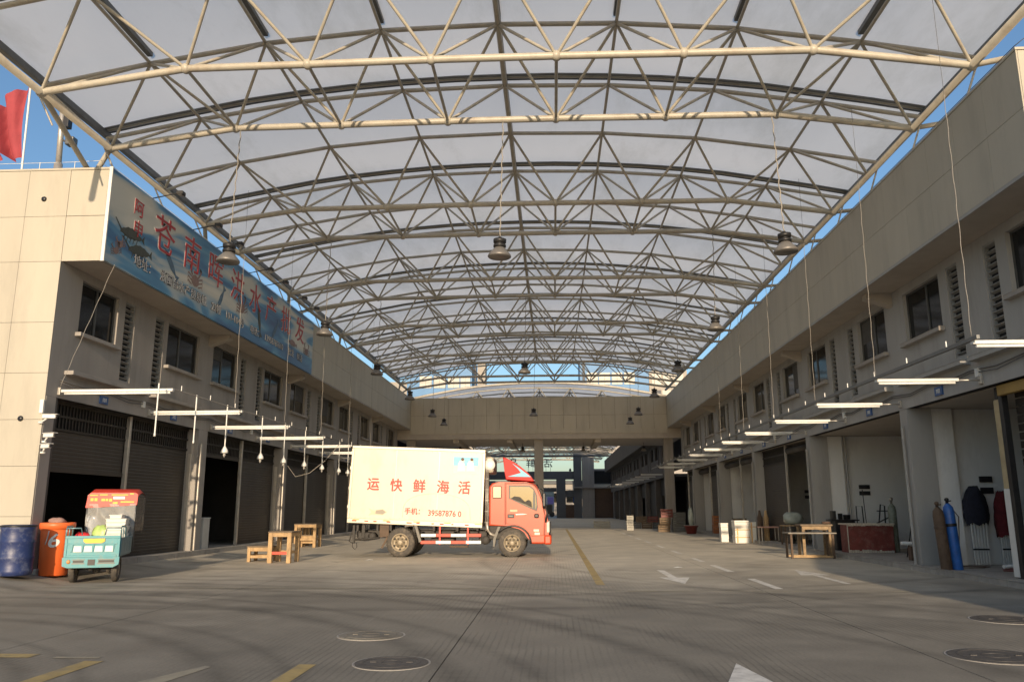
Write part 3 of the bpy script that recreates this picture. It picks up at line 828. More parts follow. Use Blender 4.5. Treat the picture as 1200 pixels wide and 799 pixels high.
for sg in (-1, 1):
    MB().tube((XC+sg*WE, YA, HE), (XC+sg*WE, YB_-.3, HE), .075, 10).build('edge_beam', cream, cn)
    MB().bbox(XC+sg*9.68-.06, XC+sg*9.68+.06, YA, YB_, 10.20, 10.36, .01).build('edge_channel', channel, cn)
    xs_ = -10.2 if sg < 0 else 8.05
    for n in range(6):
        ym = RY0+(3*n+1)*SY
        yb = max(ym, 16.3) if sg < 0 else ym
        for dy in (-.5, .5):
            if sg < 0: stick('support_strut', (XC+sg*WE, ym+dy*SY, HE), (xs_, yb+dy*.25, 8.76), .058, cream, cn)
            else:
                stick('support_strut', (XC+sg*WE, ym+dy*SY, HE), (8.25, ym+dy*SY-.4, 9.22), .055, cream, cn)
                stick('support_post', (8.25, ym+dy*SY-.4, 8.73), (8.25, ym+dy*SY-.4, 9.25), .05, cream, cn)
        if sg < 0: MB().bbox(xs_-.12, xs_+.12, yb-.2, yb+.2, 8.731, 8.79, .006).build('base_plate', channel, cn)
    for n in range(11):    # thin stays
        yv = RY0+(1.2+1.5*n*2.489*.62)
        stick('edge_stay', (XC+sg*(WE+.1), yv, HE+.1), (OL-.1 if sg < 0 else OR+.1, yv+.3, 8.74), .02, steel_post, cn)

# ------------------------------------------------------------------ hanging high-bay lamps
def high_bay(top_z):
    t = thing('hanging_lamp', 'x', 'lamp', (0, 0, 6.6), 'bell lamps hanging from the roof')
    MB().lathe([(.235, 6.60), (.25, 6.62), (.24, 6.66), (.17, 6.74), (.12, 6.80), (.10, 6.82)], 20, (0, 0, 0)).build('lamp_shade', lamp_shade_m, t)
    MB().lathe([(.10, 6.822), (.135, 6.83), (.135, 6.88), (.09, 6.885), (.09, 6.92), (.135, 6.925), (.14, 7.0), (.07, 7.01), (.03, 7.06)], 14).build('ballast_housing', black_m, t)
    MB().lathe([(.01, 6.612), (.225, 6.612), (.225, 6.618), (.01, 6.618)], 16).build('lens', lamp_lens, t)
    b = MB(); n = int((top_z-7.05)/.09)
    pts = [(.012*math.cos(i*1.9), .012*math.sin(i*1.9), 7.05+(top_z-7.05)*i/n) for i in range(n+1)]
    b.path(pts, .012, 5); b.build('rope', rope_m, t)
    return t
hb = high_bay(9.7)
lam = []
for r, bi in enumerate((1.5, 4.5, 7.5, 10.5, 13.5, 15.5)):
    y = RY0+bi*SY
    for x, sidew in ((-6.94, 'left'), (-1.08, 'middle'), (4.9, 'right')):
        if sidew == 'middle' and r in (1, 3, 5): continue
        lam.append((x, y, r, sidew))
rown = ['nearest row', 'second row', 'third row', 'fourth row', 'fifth row', 'sixth row']
for i, (x, y, r, sidew) in enumerate(lam):
    lab = 'bell shaped hanging lamp of the %s, the %s one' % (rown[r], sidew)
    if i == 0: hb['label'] = lab; hb.location = (x, y, 6.6); u = hb
    else: u = dup(hb, (x, y, 6.6), lab)
    if sidew != 'middle' and r == 0: u.rotation_euler[1] = R(1.5 if sidew == 'left' else -1.5)
hb2 = None
for i, (x, lab) in enumerate(((-6.6, 'small lamp under the bridge, first from the left'), (-2.15, 'small lamp under the bridge, left of its pillar'),
                              (2.15, 'small lamp under the bridge, right of its pillar'), (6.4, 'small lamp under the bridge, first from the right'))):
    u = dup(hb, (x, 57.5, 5.35), lab, skip=('rope',)); u['group'] = 'lamps under the bridge'; u.scale = (.8, .8, .8)
    stick('cord', (x, 57.5, 5.6), (x, 57.5, 5.95), .015, cable_m, u)

# ------------------------------------------------------------------ tube light rows on both sides
def tube_light(xa, xb, xw):
    t = thing('tube_light', 'x', 'light', (xa, 0, 3.87), 'tube lights sticking out over the shop fronts')
    MB().bbox(min(xa, xb), max(xa, xb), -.045, .045, 3.835, 3.895, .008).build('batten', white_p, t)
    MB().tube((xa+(.06 if xb > xa else -.06), 0, 3.81), (xb-(.06 if xb > xa else -.06), 0, 3.81), .024, 10).build('glass_tube', tube_m, t)
    MB().tube((xb, 0, 3.86), (xw, 0, 3.86), .018, 8).build('wall_rod', steel_post, t)
    MB().bbox(xw-.03, xw+.03, -.06, .06, 3.78, 3.94, .006).build('wall_bracket', steel_post, t)
    return t
pos = ['first', 'second', 'third', 'fourth', 'fifth', 'sixth', 'seventh', 'eighth', 'ninth', 'tenth', 'eleventh', 'twelfth']
tl = tube_light(-7.98, -10.40, -10.44)
for n in range(8):
    y = 16.45+3.85*n
    lab = 'tube light along the left shop fronts, %s from the camera' % pos[n]
    if n == 0: tl['label'] = lab; tl.location = (-7.98, y, 3.87)
    else: dup(tl, (-7.98, y, 3.87), lab)
tr = tube_light(6.42, 8.02, 8.46)
for n in range(11):
    y = 12.4+3.77*n
    lab = 'tube light along the right shop fronts, %s from the camera' % pos[n]
    if n == 0: tr['label'] = lab; tr.location = (6.42, y, 3.87)
    else: dup(tr, (6.42, y, 3.87), lab)
rl = thing('light_rail', 'thin dark rail carrying the left tube lights and pendant bulbs', 'rail', (-8.0, 30, 3.9))
MB().tube((-8.02, 16.4, 3.90), (-8.02, 46, 3.90), .014, 6).build('rail', cable_m, rl)
rr = thing('light_rail', 'grey steel angle rail carrying the right tube lights', 'rail', (6.42, 30, 3.9))
MB().bbox(6.40, 6.45, 12.2, 53.5, 3.885, 3.95, .006).build('rail', pm('grey_rail', (.20, .20, .19), .5, .1, 5, metal=.4), rr)
for n in range(26): 
    stick('rail_clip', (6.425, 13.2+1.5*n, 3.95), (6.425, 13.2+1.5*n, 4.05), .012, white_p, rr)
    if n < 18: stick('rail_clip', (-8.02, 16.9+1.5*n, 3.90), (-8.02, 16.9+1.5*n, 4.02), .010, white_p, rl)
# suspension ropes
def rope(pts, label, grp, r=.0055, wire=True):
    b = MB(); q = []
    for a, c in zip(pts, pts[1:]):
        a = Vector(a); c = Vector(c); n = max(2, int((c-a).length/.12))
        for i in range(n): q.append(a.lerp(c, i/n)+Vector((.006*math.cos(i*1.3), .006*math.sin(i*1.3), 0)))
    q.append(Vector(pts[-1])); b.path(q, r, 5)
    o = tag(b.build('suspension_rope', rope_m), label, 'rope', grp)
    if pts[0][2] > 7: stick('wire', pts[0], (pts[0][0], pts[0][1], 9.75), .004, cable_m, o)
for n in range(6):
    y = 12.4+3.77*n
    rope([(6.46, y, 8.0), (6.43, y, 3.97)], 'rope holding the right light rail, %s from the camera' % pos[n], 'ropes holding the light rails')
for n in range(6):
    y = 16.4+3.85*n
    if n == 0: rope([(-9.45, 16.3, 6.6), (-10.35, 16.3, 3.95)], 'rope hanging across the first left window below the blue billboard', 'ropes holding the light rails')
    else: rope([(-8.05, y-.35, 7.9), (-8.03, y-.35, 3.95)], 'rope holding the left light rail, %s from the camera' % pos[n], 'ropes holding the light rails')
# pendant bulbs
def pendant(sock):
    t = thing('pendant_bulb', 'x', 'light', (0, 0, 2.7), 'white pendant bulb holders on the left rail')
    stick('stem', (0, 0, 2.86 if sock else 2.9), (0, 0, 3.95), .016, white_p, t)
    if sock:
        MB().lathe([(.018, 2.93), (.035, 2.90), (.075, 2.84), (.085, 2.80), (.085, 2.76), (.03, 2.755)], 14).build('holder', white_p, t)
        MB().lathe([(.028, 2.754), (.035, 2.71), (.012, 2.66), (.002, 2.655)], 10).build('bulb', lamp_lens, t)
    else: MB().lathe([(.022, 2.92), (.022, 2.86)], 8).build('plug', white_p, t)
    return t
pa = pendant(False); pb = pendant(True)
for n, y in enumerate((16.05, 17.85)):
    lab = 'bare white pendant stem without a holder, %s from the camera' % pos[n]
    if n == 0: pa.location = (-8.1, y, 2.7); pa['label'] = lab
    else: dup(pa, (-8.1, y, 2.7), lab)
for n, y in enumerate((19.62, 22.1, 24.05, 26.1, 28.15, 30.4, 31.75)):
    lab = 'white pendant bulb holder on the left rail, %s with a holder' % pos[n]
    if n == 0: pb.location = (-8.1, y, 2.7); pb['label'] = lab
    else: dup(pb, (-8.1, y, 2.7), lab)
cb = MB(); cb.path([(-10.3, 31.1, 3.05), (-9.9, 30.9, 2.62), (-9.3, 30.7, 2.75), (-8.7, 30.6, 3.2), (-8.05, 30.6, 3.95)], .012, 5)
tag(cb.build('slack_cable', rope_m), 'pale slack cable looping from a left pillar up to the rail', 'cable')

# ------------------------------------------------------------------ flood lights above the billboard, cameras
def flood(label):
    t = thing('flood_light', label, 'floodlight', (0, 0, 8.7), 'black floodlights on arms over the billboard')
    stick('arm', (-.72, 0, 8.72), (0, 0, 8.86), .014, black_m, t)
    MB().bbox(-.03, .13, -.09, .09, 8.80, 8.89, .01).build('head', black_m, t)
    MB().box(-.0, .10, -.07, .07, 8.794, 8.799).build('lens', lamp_lens, t)
    return t
fl_ = flood('x')
for n, y in enumerate((17.83, 20.06, 21.6, 24.12, 25.6, 27.69, 29.2)):
    lab = 'black floodlight on its arm over the billboard, %s from the camera' % pos[n]
    if n == 0: fl_['label'] = lab; fl_.location = (-8.92, y, 8.7)
    else: dup(fl_, (-8.92, y, 8.7), lab)
def cctv(loc, rz, lab):
    t = thing('security_camera', lab, 'camera', loc, 'white cameras on the left corner', rz)
    x, y, z = 0, 0, 0
    M = Matrix.Translation(loc) @ Matrix.Rotation(rz, 4, 'Z')
    b = MB(); b.bbox(0, .26, -.04, .04, -.04, .04, .015, M=M); b.bbox(-.02, .30, -.05, .05, .042, .052, .003, M=M); o = link('housing', b.mesh('housing', white_p)); setp(o, t)
    b = MB(); b.lathe([(.03, 0), (.03, .02)], 10, axis='X', M=M @ Matrix.Translation((.262, 0, 0))); o = link('lens', b.mesh('lens', black_p)); setp(o, t)
    b = MB(); p0 = M @ Vector((.08, 0, -.04)); p1 = M @ Vector((-.05, .06, -.12)); b.tube(p0, p1, .018, 8); b.lathe([(.05, -.14), (.05, -.10)], 10, c=tuple(p1)[:2]+(p1[2]+.12-.0,)); o = link('bracket', b.mesh('bracket', white_p)); setp(o, t)
cctv((-10.42, 15.93, 3.27), R(10), 'white security camera highest of the three on the left corner')
cctv((-10.34, 15.93, 2.88), R(-15), 'white security camera in the middle of the three on the left corner')
cctv((-10.36, 15.93, 2.66), R(-25), 'white security camera lowest of the three on the left corner')
MB().bbox(-10.52, -10.44, 15.93, 15.995, 3.34, 3.62, .01).build('camera_box', white_p, BL)
for x, z in ((-11.0, 8.02), (-10.93, 3.24)):
    MB().lathe([(.05, 0), (.06, .02), (.05, .03)], 9, (x, YL0-.03, z), 'Y').build('patched_hole', black_p, BL)

# ------------------------------------------------------------------ roof edge things on the left: flag, pole, rail
fp = thing('flag', 'red flag on a white pole above the left building', 'flag', (-14.35, 20, 8.7))
stick('pole', (-14.45, 20, 8.7), (-14.55, 20, 13.15), .028, white_p, fp)
b = MB(); NX, NZ = 18, 16; vs = []
for i in range(NX+1):
    u = i/NX
    for j in range(NZ+1):
        v = j/NZ
        x = -14.58 - u*1.05*(1-.30*v)-.10*math.sin(3*v) ; z = 13.05-v*2.15-u*.55*(1-v)+.05*math.sin(7*u+3*v)
        y = 20+(.22*math.sin(11*u+3.5*v)+.10*math.sin(5*v+19*u))*min(1, u*4)
        vs.append((x+.05*math.sin(6*v)*u+.06*v, y, z))
b.add(vs, [(i*(NZ+1)+j, (i+1)*(NZ+1)+j, (i+1)*(NZ+1)+j+1, i*(NZ+1)+j+1) for i in range(NX) for j in range(NZ)], True)
b.build('cloth', flag_m, fp)
fp2 = thing('flag', 'small distant red flag behind the left parapet', 'flag', (-26, 40, 8.7))
stick('pole', (-26, 40, 8), (-26, 40, 12.6), .05, white_p, fp2)
b = MB(); vs = [(-26-.9*i/8*(1-.4*j/6), 40+.1*math.sin(i), 12.5-.25*j-.06*i) for i in range(9) for j in range(7)]
b.add(vs, [(i*7+j, (i+1)*7+j, (i+1)*7+j+1, i*7+j+1) for i in range(8) for j in range(6)], True); b.build('cloth', flag_m, fp2)
cp = thing('camera_mast', 'grey steel mast with two small cameras on the left roof', 'mast', (-13.5, 20, 8.7))
MB().tube((-13.47, 20, 8.7), (-13.47, 20, 10.7), .11, 12).tube((-13.47, 20, 10.7), (-13.55, 20, 12.9), .075, 12).build('pole', steel_post, cp)
MB().bbox(-13.42, -13.27, 19.9, 20.1, 11.75, 12.12, .01).tube((-13.5, 20, 11.9), (-13.35, 20, 11.9), .02).build('speaker', black_m, cp)
MB().bbox(-13.30, -13.06, 19.88, 20.12, 11.22, 11.46, .03).tube((-13.5, 20, 11.45), (-13.2, 20, 11.25), .025).build('camera_head', alu, cp)
rw = thing('roof_rail', 'thin wire rail along the top of the left parapet', 'rail', (-12, 16.1, 8.73))
b = MB(); b.path([(-17, 16.15, 8.92), (-10.6, 16.15, 8.94), (-9.9, 16.15, 8.96), (-9.72, 16.2, 8.74)], .006, 5); b.path([(-9.75, 16.2, 8.90), (-9.75, 35, 8.90)], .008, 5); b.build('wire', white_p, rw)
for x in (-15.5, -13.9, -12.3, -11.3, -10.5): stick('stanchion', (x, 16.15, 8.73), (x, 16.15, 8.95), .008, white_p, rw)
rw2 = thing('roof_rail', 'thin wire rail along the top of the right parapet', 'rail', (7.8, 12.4, 8.73))
b = MB(); b.path([(9.5, 12.4, 8.95), (7.85, 12.4, 8.97), (7.8, 12.6, 8.95), (7.8, 50, 8.95)], .008, 5); b.build('wire', cable_m, rw2)
for n in range(14): stick('stanchion', (7.8, 13+2.6*n, 8.735), (7.8, 13+2.6*n, 8.95), .008, cable_m, rw2)
# building far to the left whose dark gable peeps over the parapet
hb_ = thing('far_building', 'dark blue gabled shed peeping over the left parapet beside the flag', 'building', (-34, 40, 0))
MB().prism([(-40, 0), (-40, 17.0), (-35.2, 17.2), (-35.2, 0)], 'Y', 42, 60).build('wall', pm('grey_render', (.35, .36, .36), .8, .1, 1), hb_)
MB().prism([(-35.19, 0), (-35.19, 15.7), (-33.0, 14.9), (-28.0, 12.4), (-28.0, 0)], 'Y', 42.5, 60).build('roof_gable', pm('navy_sheet', (.06, .12, .2), .5, .1, 1), hb_)
for x in (-34.95, -34.6): MB().box(x, x+.12, 42.4, 42.49, 8, 15.3).build('edge_strip', pm('cyan_strip', (.15, .5, .65), .5), hb_)

# ------------------------------------------------------------------ box truck
def prism_bev(mb, pts, y0, y1, bev, M=None, seg=2):
    """side-view outline extruded across the vehicle with rounded long edges"""
    bm = bmesh.new(); n = len(pts)
    a = [bm.verts.new((x, y0, z)) for x, z in pts]; b = [bm.verts.new((x, y1, z)) for x, z in pts]
    f0 = bm.faces.new(a); f1 = bm.faces.new(b[::-1])
    for k in range(n): bm.faces.new((a[k], b[k], b[(k+1) % n], a[(k+1) % n]))
    bmesh.ops.bevel(bm, geom=list(f0.edges)+list(f1.edges), offset=bev, segments=seg, affect='EDGES', profile=.5, clamp_overlap=True)
    bm.verts.index_update()
    mb.add([v.co.copy() for v in bm.verts], [[v.index for v in f.verts] for f in bm.faces], M=M); bm.free(); return mb

TY = 24.42
tk = thing('box_truck', 'white box truck with orange red cab parked side on in the middle of the hall', 'truck', (-3.1, 25.5, 0))
TM = Matrix.Translation((-4.12, 0, 2.05)) @ Matrix.Rotation(R(2.3), 4, 'Y') @ Matrix.Translation((4.12, 0, -2.05))
bx0, bx1, bz0, bz1 = -6.13, -2.10, .95, 3.21
box = MB().bbox(bx0, bx1, TY+.012, TY+2.05, bz0+.02, bz1-.02, .01, M=TM).build('cargo_box', truck_white, tk)
# slightly raised side skin panels with rivet seams
for i in range(3):
    a = bx0+.05+i*(bx1-bx0-.1)/3; c = a+(bx1-bx0-.1)/3
    MB().bbox(a+.0015, c-.0015, TY+.004, TY+.013, bz0+.12, bz1-.08, .002, M=TM).build('side_panel', truck_white, box)
b = MB()
b.bbox(bx0-.02, bx1+.02, TY-.005, TY+.05, bz1-.075, bz1+.01, .012, M=TM).bbox(bx0-.02, bx1+.02, TY-.01, TY+.05, bz0-.03, bz0+.11, .012, M=TM)
b.bbox(bx0-.025, bx0+.05, TY-.008, TY+.05, bz0+.11, bz1-.075, .012, M=TM).bbox(bx1-.05, bx1+.025, TY-.008, TY+.05, bz0+.11, bz1-.075, .012, M=TM)
b.bbox(bx1+.0, bx1+.02, TY+.05, TY+2.0, bz0, bz1, .006, M=TM).bbox(bx0-.02, bx0, TY+.05, TY+2.0, bz0, bz1, .006, M=TM)
b.build('box_trim', truck_trim, box)
b = MB()
for i, (x, w) in enumerate(((-6.0, .14), (-5.62, .12), (-5.35, .1), (-4.95, .12), (-4.35, .16), (-4.05, .1), (-3.6, .08), (-3.35, .12), (-3.0, .06), (-2.6, .12))):
    b.box(x, x+w, TY-.014, TY-.0095, bz0+.02, bz0+.055, M=TM)
b.build('reflector_strips', print_red, box)
for i in range(5): 
    MB().box(-5.98+i*.92, -5.78+i*.92, TY-.0135, TY-.0095, bz0+.06, bz0+.085, M=TM).build('edge_light', pm('amber_lens', (.7, .3, .05), .3), box)
TB = lambda x, z: TM @ face('-Y', x, TY-.002, z)
for ch, x, s_ in (('运', -5.43, .40), ('快', -4.73, .40), ('鲜', -4.03, .41), ('海', -3.31, .41), ('活', -2.67, .41)):
    text(ch, s_, print_red, 'lettering', box, TB(x, 2.08), .003, .0, .95, fat=.010)
text('手机：', .20, print_red, 'lettering', box, TB(-4.20, 1.33), .003, .0, fat=.005)
text('39587876 0', .235, print_red, 'lettering', box, TB(-3.22, 1.30), .003, .0, .9, fat=.005)
# picture panel: blue sky with two pale figures
MB().box(-3.03, -2.27, TY-.004, TY+.003, 2.49, 2.99, M=TM).build('picture_panel', pm('picture_cream', (.70, .66, .54), .5, .06, 4), box)
b = MB().box(-3.03, -2.27, TY-.008, TY-.0045, 2.72, 2.99, M=TM); b.build('picture_sky', sky_blue_print, box)
b = MB()
for cx in (-2.76, -2.48):
    b.lathe([(.001, -.004), (.055, -.004), (.055, 0), (.001, 0)], 12, (cx, TY-.009, 2.87), 'Y', M=TM)
    b.prism([(cx-.13, 2.50), (cx+.12, 2.50), (cx+.08, 2.74), (cx+.03, 2.81), (cx-.05, 2.81), (cx-.10, 2.72)], 'Y', TY-.014, TY-.009)
b.build('picture_figures', pm('picture_white', (.76, .73, .66), .5, .05, 4), box)
b = MB()
for cx in (-2.76, -2.48): b.lathe([(.001, -.003), (.045, -.003), (.045, 0), (.001, 0)], 10, (cx, TY-.0145, 2.915), 'Y', M=TM)
b.build('picture_hair', pm('picture_dark', (.16, .09, .06), .5), box)
# small fish like emblem
b = MB(); b.prism([(-5.55, 1.43), (-5.40, 1.36), (-5.12, 1.40), (-4.98, 1.31), (-5.12, 1.22), (-5.45, 1.24), (-5.56, 1.20), (-5.47, 1.31)], 'Y', TY-.001, TY+.003)
b.build('emblem', pm('faded_emblem', (.52, .46, .32), .5), box)
b = MB(); b.prism([(-5.32, 1.36), (-5.12, 1.385), (-5.02, 1.31), (-5.12, 1.24), (-5.34, 1.27)], 'Y', TY-.004, TY-.0015); b.build('emblem', pm('faded_emblem_dark', (.28, .25, .2), .5), box)
# repaired patch outline on the side
b = MB(); pts = []
for i in range(17):
    a = math.pi*(1-i/16); pts.append((-3.47+1.02*math.cos(a)*(1 if abs(math.cos(a)) < .99 else 1), TY+.001, 1.15+.72*math.sin(a)**.55 if math.sin(a) > 1e-6 else 1.12))
b.path([tuple(TM @ Vector(p)) for p in pts], .004, 4); b.build('patch_edge', truck_trim, box)
b = MB()
for i in range(27):
    x = bx0+.08+i*.148
    for z in (bz1-.115, bz0+.155): b.lathe([(.001, -.004), (.009, -.004), (.011, 0), (.001, 0)], 6, (x, TY+.003, z), 'Y', M=TM)
b.build('rivets', truck_trim, box, kind='stuff')
for i in range(1, 3):
    x = bx0+.05+i*(bx1-bx0-.1)/3
    MB().box(x-.012, x+.012, TY-.0005, TY+.0035, bz0+.13, bz1-.09, M=TM).build('seam_strip', truck_trim, box)
# rear door hinges
b = MB()
for z in (1.35, 1.9, 2.5, 2.95): b.box(bx0-.05, bx0-.02, TY+.02, TY+.10, z, z+.09, M=TM)
b.tube(tuple(TM @ Vector((bx0-.06, TY+.15, 1.15))), tuple(TM @ Vector((bx0-.06, TY+.15, 2.7))), .016, 6); b.build('door_gear', steel_post, box)
# cab
side = [(-1.93, .90), (-1.40, .90), (-1.20, .90), (-1.00, .85), (-.84, .74), (-.74, .58), (-.69, .38), (-.17, .38), (-.155, .60), (-.165, 1.0),
        (-.205, 1.28), (-.30, 1.62), (-.41, 1.93), (-.48, 2.06), (-.60, 2.145), (-.80, 2.175), (-1.62, 2.185), (-1.84, 2.15), (-1.925, 2.04)]
cab = MB(); prism_bev(cab, side[::-1], TY+.03, TY+1.93, .05, seg=3); cab = cab.build('cab', truck_red, tk)
for p in cab.data.polygons: p.use_smooth = False
door = [(-1.42, .96), (-1.25, .955), (-1.02, .92), (-.86, .83), (-.76, .72), (-.66, .60), (-.30, .62), (-.27, 1.2), (-.36, 1.62), (-.50, 1.98), (-.60, 2.09), (-.8, 2.125), (-1.42, 2.13)]
d = MB(); prism_bev(d, door[::-1], TY+.012, TY+.05, .012); door_o = d.build('door', truck_red, cab)
d = MB(); dd = [(x*1.0, z) for x, z in door] + [door[0]]
d.path([(x, TY+.028, z) for x, z in [(-1.445, .93), (-1.445, 2.15), (-.8, 2.145), (-.59, 2.11), (-.485, 1.99), (-.345, 1.63), (-.255, 1.2), (-.275, .60)]], .010, 5)
d.build('door_seam', black_p, cab)
win = [(-1.33, 1.70), (-1.12, 1.60), (-.86, 1.48), (-.62, 1.37), (-.50, 1.33), (-.47, 1.45), (-.50, 1.80), (-.58, 1.98), (-.70, 2.07), (-1.33, 2.08)]
d = MB(); prism_bev(d, win[::-1], TY+.000, TY+.02, .006); d.build('window_seal', black_p, cab)
cx_, cz_ = -.92, 1.8
win2 = [(cx_+(x-cx_)*.92, cz_+(z-cz_)*.88) for x, z in win]
d = MB(); d.prism(win2, 'Y', TY-.005, TY-.001); d.build('side_window', mirror_m, cab)
d = MB(); d.prism([(-1.27, 1.70), (-1.1, 1.625), (-.86, 1.53), (-.64, 1.43), (-.66, 1.60), (-.74, 1.66), (-.85, 1.60), (-1.0, 1.74), (-1.16, 1.76)], 'Y', TY-.0075, TY-.0055); d.build('cab_interior', chassis, cab)
d = MB(); d.prism([(-.62, 1.42), (-.545, 1.38), (-.545, 1.85), (-.60, 1.92)], 'Y', TY-.009, TY-.0055); d.build('window_divider', black_p, cab)
d = MB(); d.bbox(-1.82, -1.55, TY+.015, TY+.034, 1.70, 2.06, .015); d.build('quarter_window_seal', black_p, cab)
d = MB(); d.bbox(-1.80, -1.57, TY+.006, TY+.0145, 1.72, 2.04, .004); d.build('quarter_window', pm('sun_glint_glass', (.62, .50, .36), .12, .1, 3, coat=1.0), cab)  # pale pane colour paints in the bright sun reflection
d = MB(); d.bbox(-1.37, -1.17, TY-.004, TY+.012, 1.13, 1.24, .015); dh = d.build('door_handle', black_p, cab)
MB().bbox(-1.33, -1.21, TY-.018, TY-.005, 1.16, 1.20, .008).build('pull', alu, dh)
d = MB(); d.prism([(-1.12, 1.215), (-.90, 1.225), (-.78, 1.24), (-.92, 1.255), (-1.13, 1.245)], 'Y', TY+.005, TY+.010); d.build('badge', white_p, cab)
d = MB(); d.bbox(-1.30, -1.08, TY+.006, TY+.011, 1.31, 1.37, .002); d.build('badge', pm('faded_badge', (.75, .42, .26), .5), cab)
d = MB(); d.bbox(-.60, -.44, TY+.004, TY+.011, .74, .80, .002).bbox(-.57, -.42, TY+.004, TY+.011, .64, .71, .002); d.build('badge', pm('pale_badge', (.80, .62, .50), .5), cab)
# windscreen, grille, bumper, lamp
d = MB(); d.prism([(-.175, 1.27), (-.27, 1.60), (-.385, 1.92), (-.44, 2.03), (-.46, 2.02), (-.40, 1.90), (-.285, 1.58), (-.20, 1.27)][::-1], 'Y', TY+.12, TY+1.84); d.build('windscreen', mirror_m, cab)
d = MB(); d.path([(-.235, TY+.02, 1.0), (-.195, TY+.02, 1.27), (-.285, TY+.02, 1.60), (-.405, TY+.02, 1.94), (-.50, TY+.03, 2.10)], .028, 6); d.build('pillar_trim', black_p, cab)
d = MB(); d.bbox(-.30, -.075, TY-.01, TY+1.97, .36, .64, .05); bmp = d.build('bumper', truck_red, cab)
d = MB(); d.bbox(-.135, -.09, TY+.35, TY+1.6, .68, 1.0, .02).mat(0); d.build('grille', black_p, cab)
for y in (TY+.02, TY+1.68):
    d = MB(); d.bbox(-.22, -.125, y, y+.26, .70, 1.02, .035); h_ = d.build('headlight', pm('headlight_glass', (.62, .60, .55), .12, .1, 5, coat=1), cab)
d = MB(); d.path([(-.40, TY+.02, 1.98), (-.30, TY-.18, 1.92), (-.28, TY-.20, 1.35)], .014, 6); ma = d.build('mirror_arm', black_p, cab)
d = MB(); d.bbox(-.33, -.23, TY-.27, TY-.13, 1.45, 1.86, .03); d.build('mirror', black_p, cab)
d = MB(); d.bbox(-.58, -.44, TY-.012, TY+.01, 1.13, 1.25, .03); d.build('mirror', black_p, cab)
# wheel arch liner and step
d = MB()
arc = [(-1.22+.54*math.cos(t_), .40+.50*math.sin(t_)) for t_ in [R(a) for a in range(-2, 150, 12)]]
d.path([(x, TY+.02, z) for x, z in arc], .028, 6); d.build('arch_trim', black_p, cab)
d = MB(); d.bbox(-1.93, -.17, TY+.10, TY+1.9, .50, .93, .04); d.build('under_cab', chassis, tk)
# roof deflector with pale blue swoosh
defl = [(-1.52, 2.93), (-1.42, 2.905), (-1.22, 2.80), (-1.0, 2.66), (-.80, 2.49), (-.66, 2.34), (-.575, 2.22), (-.62, 2.19), (-1.43, 2.25), (-1.47, 2.50)]
d = MB(); prism_bev(d, defl, TY+.12, TY+1.75, .03); df = d.build('roof_deflector', defl_red, tk)
d = MB(); d.prism([(-1.235, 2.74), (-.97, 2.56), (-.67, 2.33), (-1.37, 2.345), (-.97, 2.455), (-1.06, 2.57)], 'Y', TY+.105, TY+.118); d.build('swoosh', sky_blue_print, df)
d = MB(); 
for x in (-1.35, -.85): d.bbox(x, x+.05, TY+.25, TY+.30, 2.15, 2.28, .005).bbox(x, x+.05, TY+1.5, TY+1.55, 2.15, 2.28, .005)
d.build('deflector_feet', chassis, df)
# cooling unit on the front of the box
d = MB(); d.bbox(-2.06, -1.80, TY+.25, TY+1.7, 2.46, 2.95, .07); cu = d.build('cooling_unit', truck_trim, tk)
d = MB(); d.lathe([(.05, 0), (.17, 0), (.17, .02), (.05, .02)], 18, (-1.93, TY+.23, 2.7), 'Y'); d.build('fan_cover', white_p, cu)
# pipes and rack between box and cab
d = MB()
for x in (-2.02, -1.965): d.tube((x, TY+.08, .75), (x, TY+.08, 2.55), .016, 6)
for z in (1.0, 1.32, 1.64, 1.96, 2.28): d.tube((-2.06, TY+.08, z), (-1.93, TY+.08, z), .012, 6)
d.path([(-1.99, TY+.06, 1.0), (-1.98, TY+.06, .80), (-1.88, TY+.06, .68), (-1.70, TY+.06, .60)], .045, 8)
d.build('rear_rack', steel_post, tk)
# wheels
def wheel(cx, cy, r, wname='wheel', dual=False):
    w = MB(); wd = .24
    prof = [(r*.60, 0), (r*.66, -.01), (r*.92, .005), (r*.985, .03), (r, .055), (r, wd-.055), (r*.985, wd-.03), (r*.92, wd-.005), (r*.6, wd)]
    w.lathe(prof, 36, (cx, cy, r), 'Y', cap=False)
    for k in range(36):      # tread lugs
        M = Matrix.Translation((cx, 0, r)) @ Matrix.Rotation(k*math.pi/18, 4, 'Y')
        w.box(r-.006, r+.007, cy+.03, cy+.10, -.012, .012, M=M).box(r-.006, r+.007, cy+.14, cy+.21, .01, .034, M=M)
    t = w.build(wname, rubber, tk)
    q = MB()
    q.lathe([(r*.61, .0), (r*.63, -.012), (r*.57, -.012), (r*.53, .03), (r*.42, .055), (r*.36, .05), (r*.34, .02), (r*.20, .015), (r*.19, -.03), (r*.10, -.035), (.002, -.036)], 28, (cx, cy, r), 'Y', cap=False)
    rim = q.build('rim', rim_m, t)
    q = MB()
    for k in range(6):
        a = k*math.pi/3; q.lathe([(.001, -.018), (.018, -.018), (.018, .03), (.001, .03)], 6, (cx+r*.28*math.cos(a), cy, r+r*.28*math.sin(a)), 'Y')
        a += .5; q.lathe([(.001, .028), (.035, .028), (.035, .05), (.001, .05)], 8, (cx+r*.47*math.cos(a), cy-.0, r+r*.47*math.sin(a)), 'Y')
    q.build('wheel_bolts', chassis, rim)
    return t
wheel(-4.57, TY+.0, .425); wheel(-4.57, TY+.28, .425); wheel(-1.24, TY+.03, .405)
wheel(-4.57, TY+1.50, .425); wheel(-4.57, TY+1.78, .425); wheel(-1.24, TY+1.68, .405)
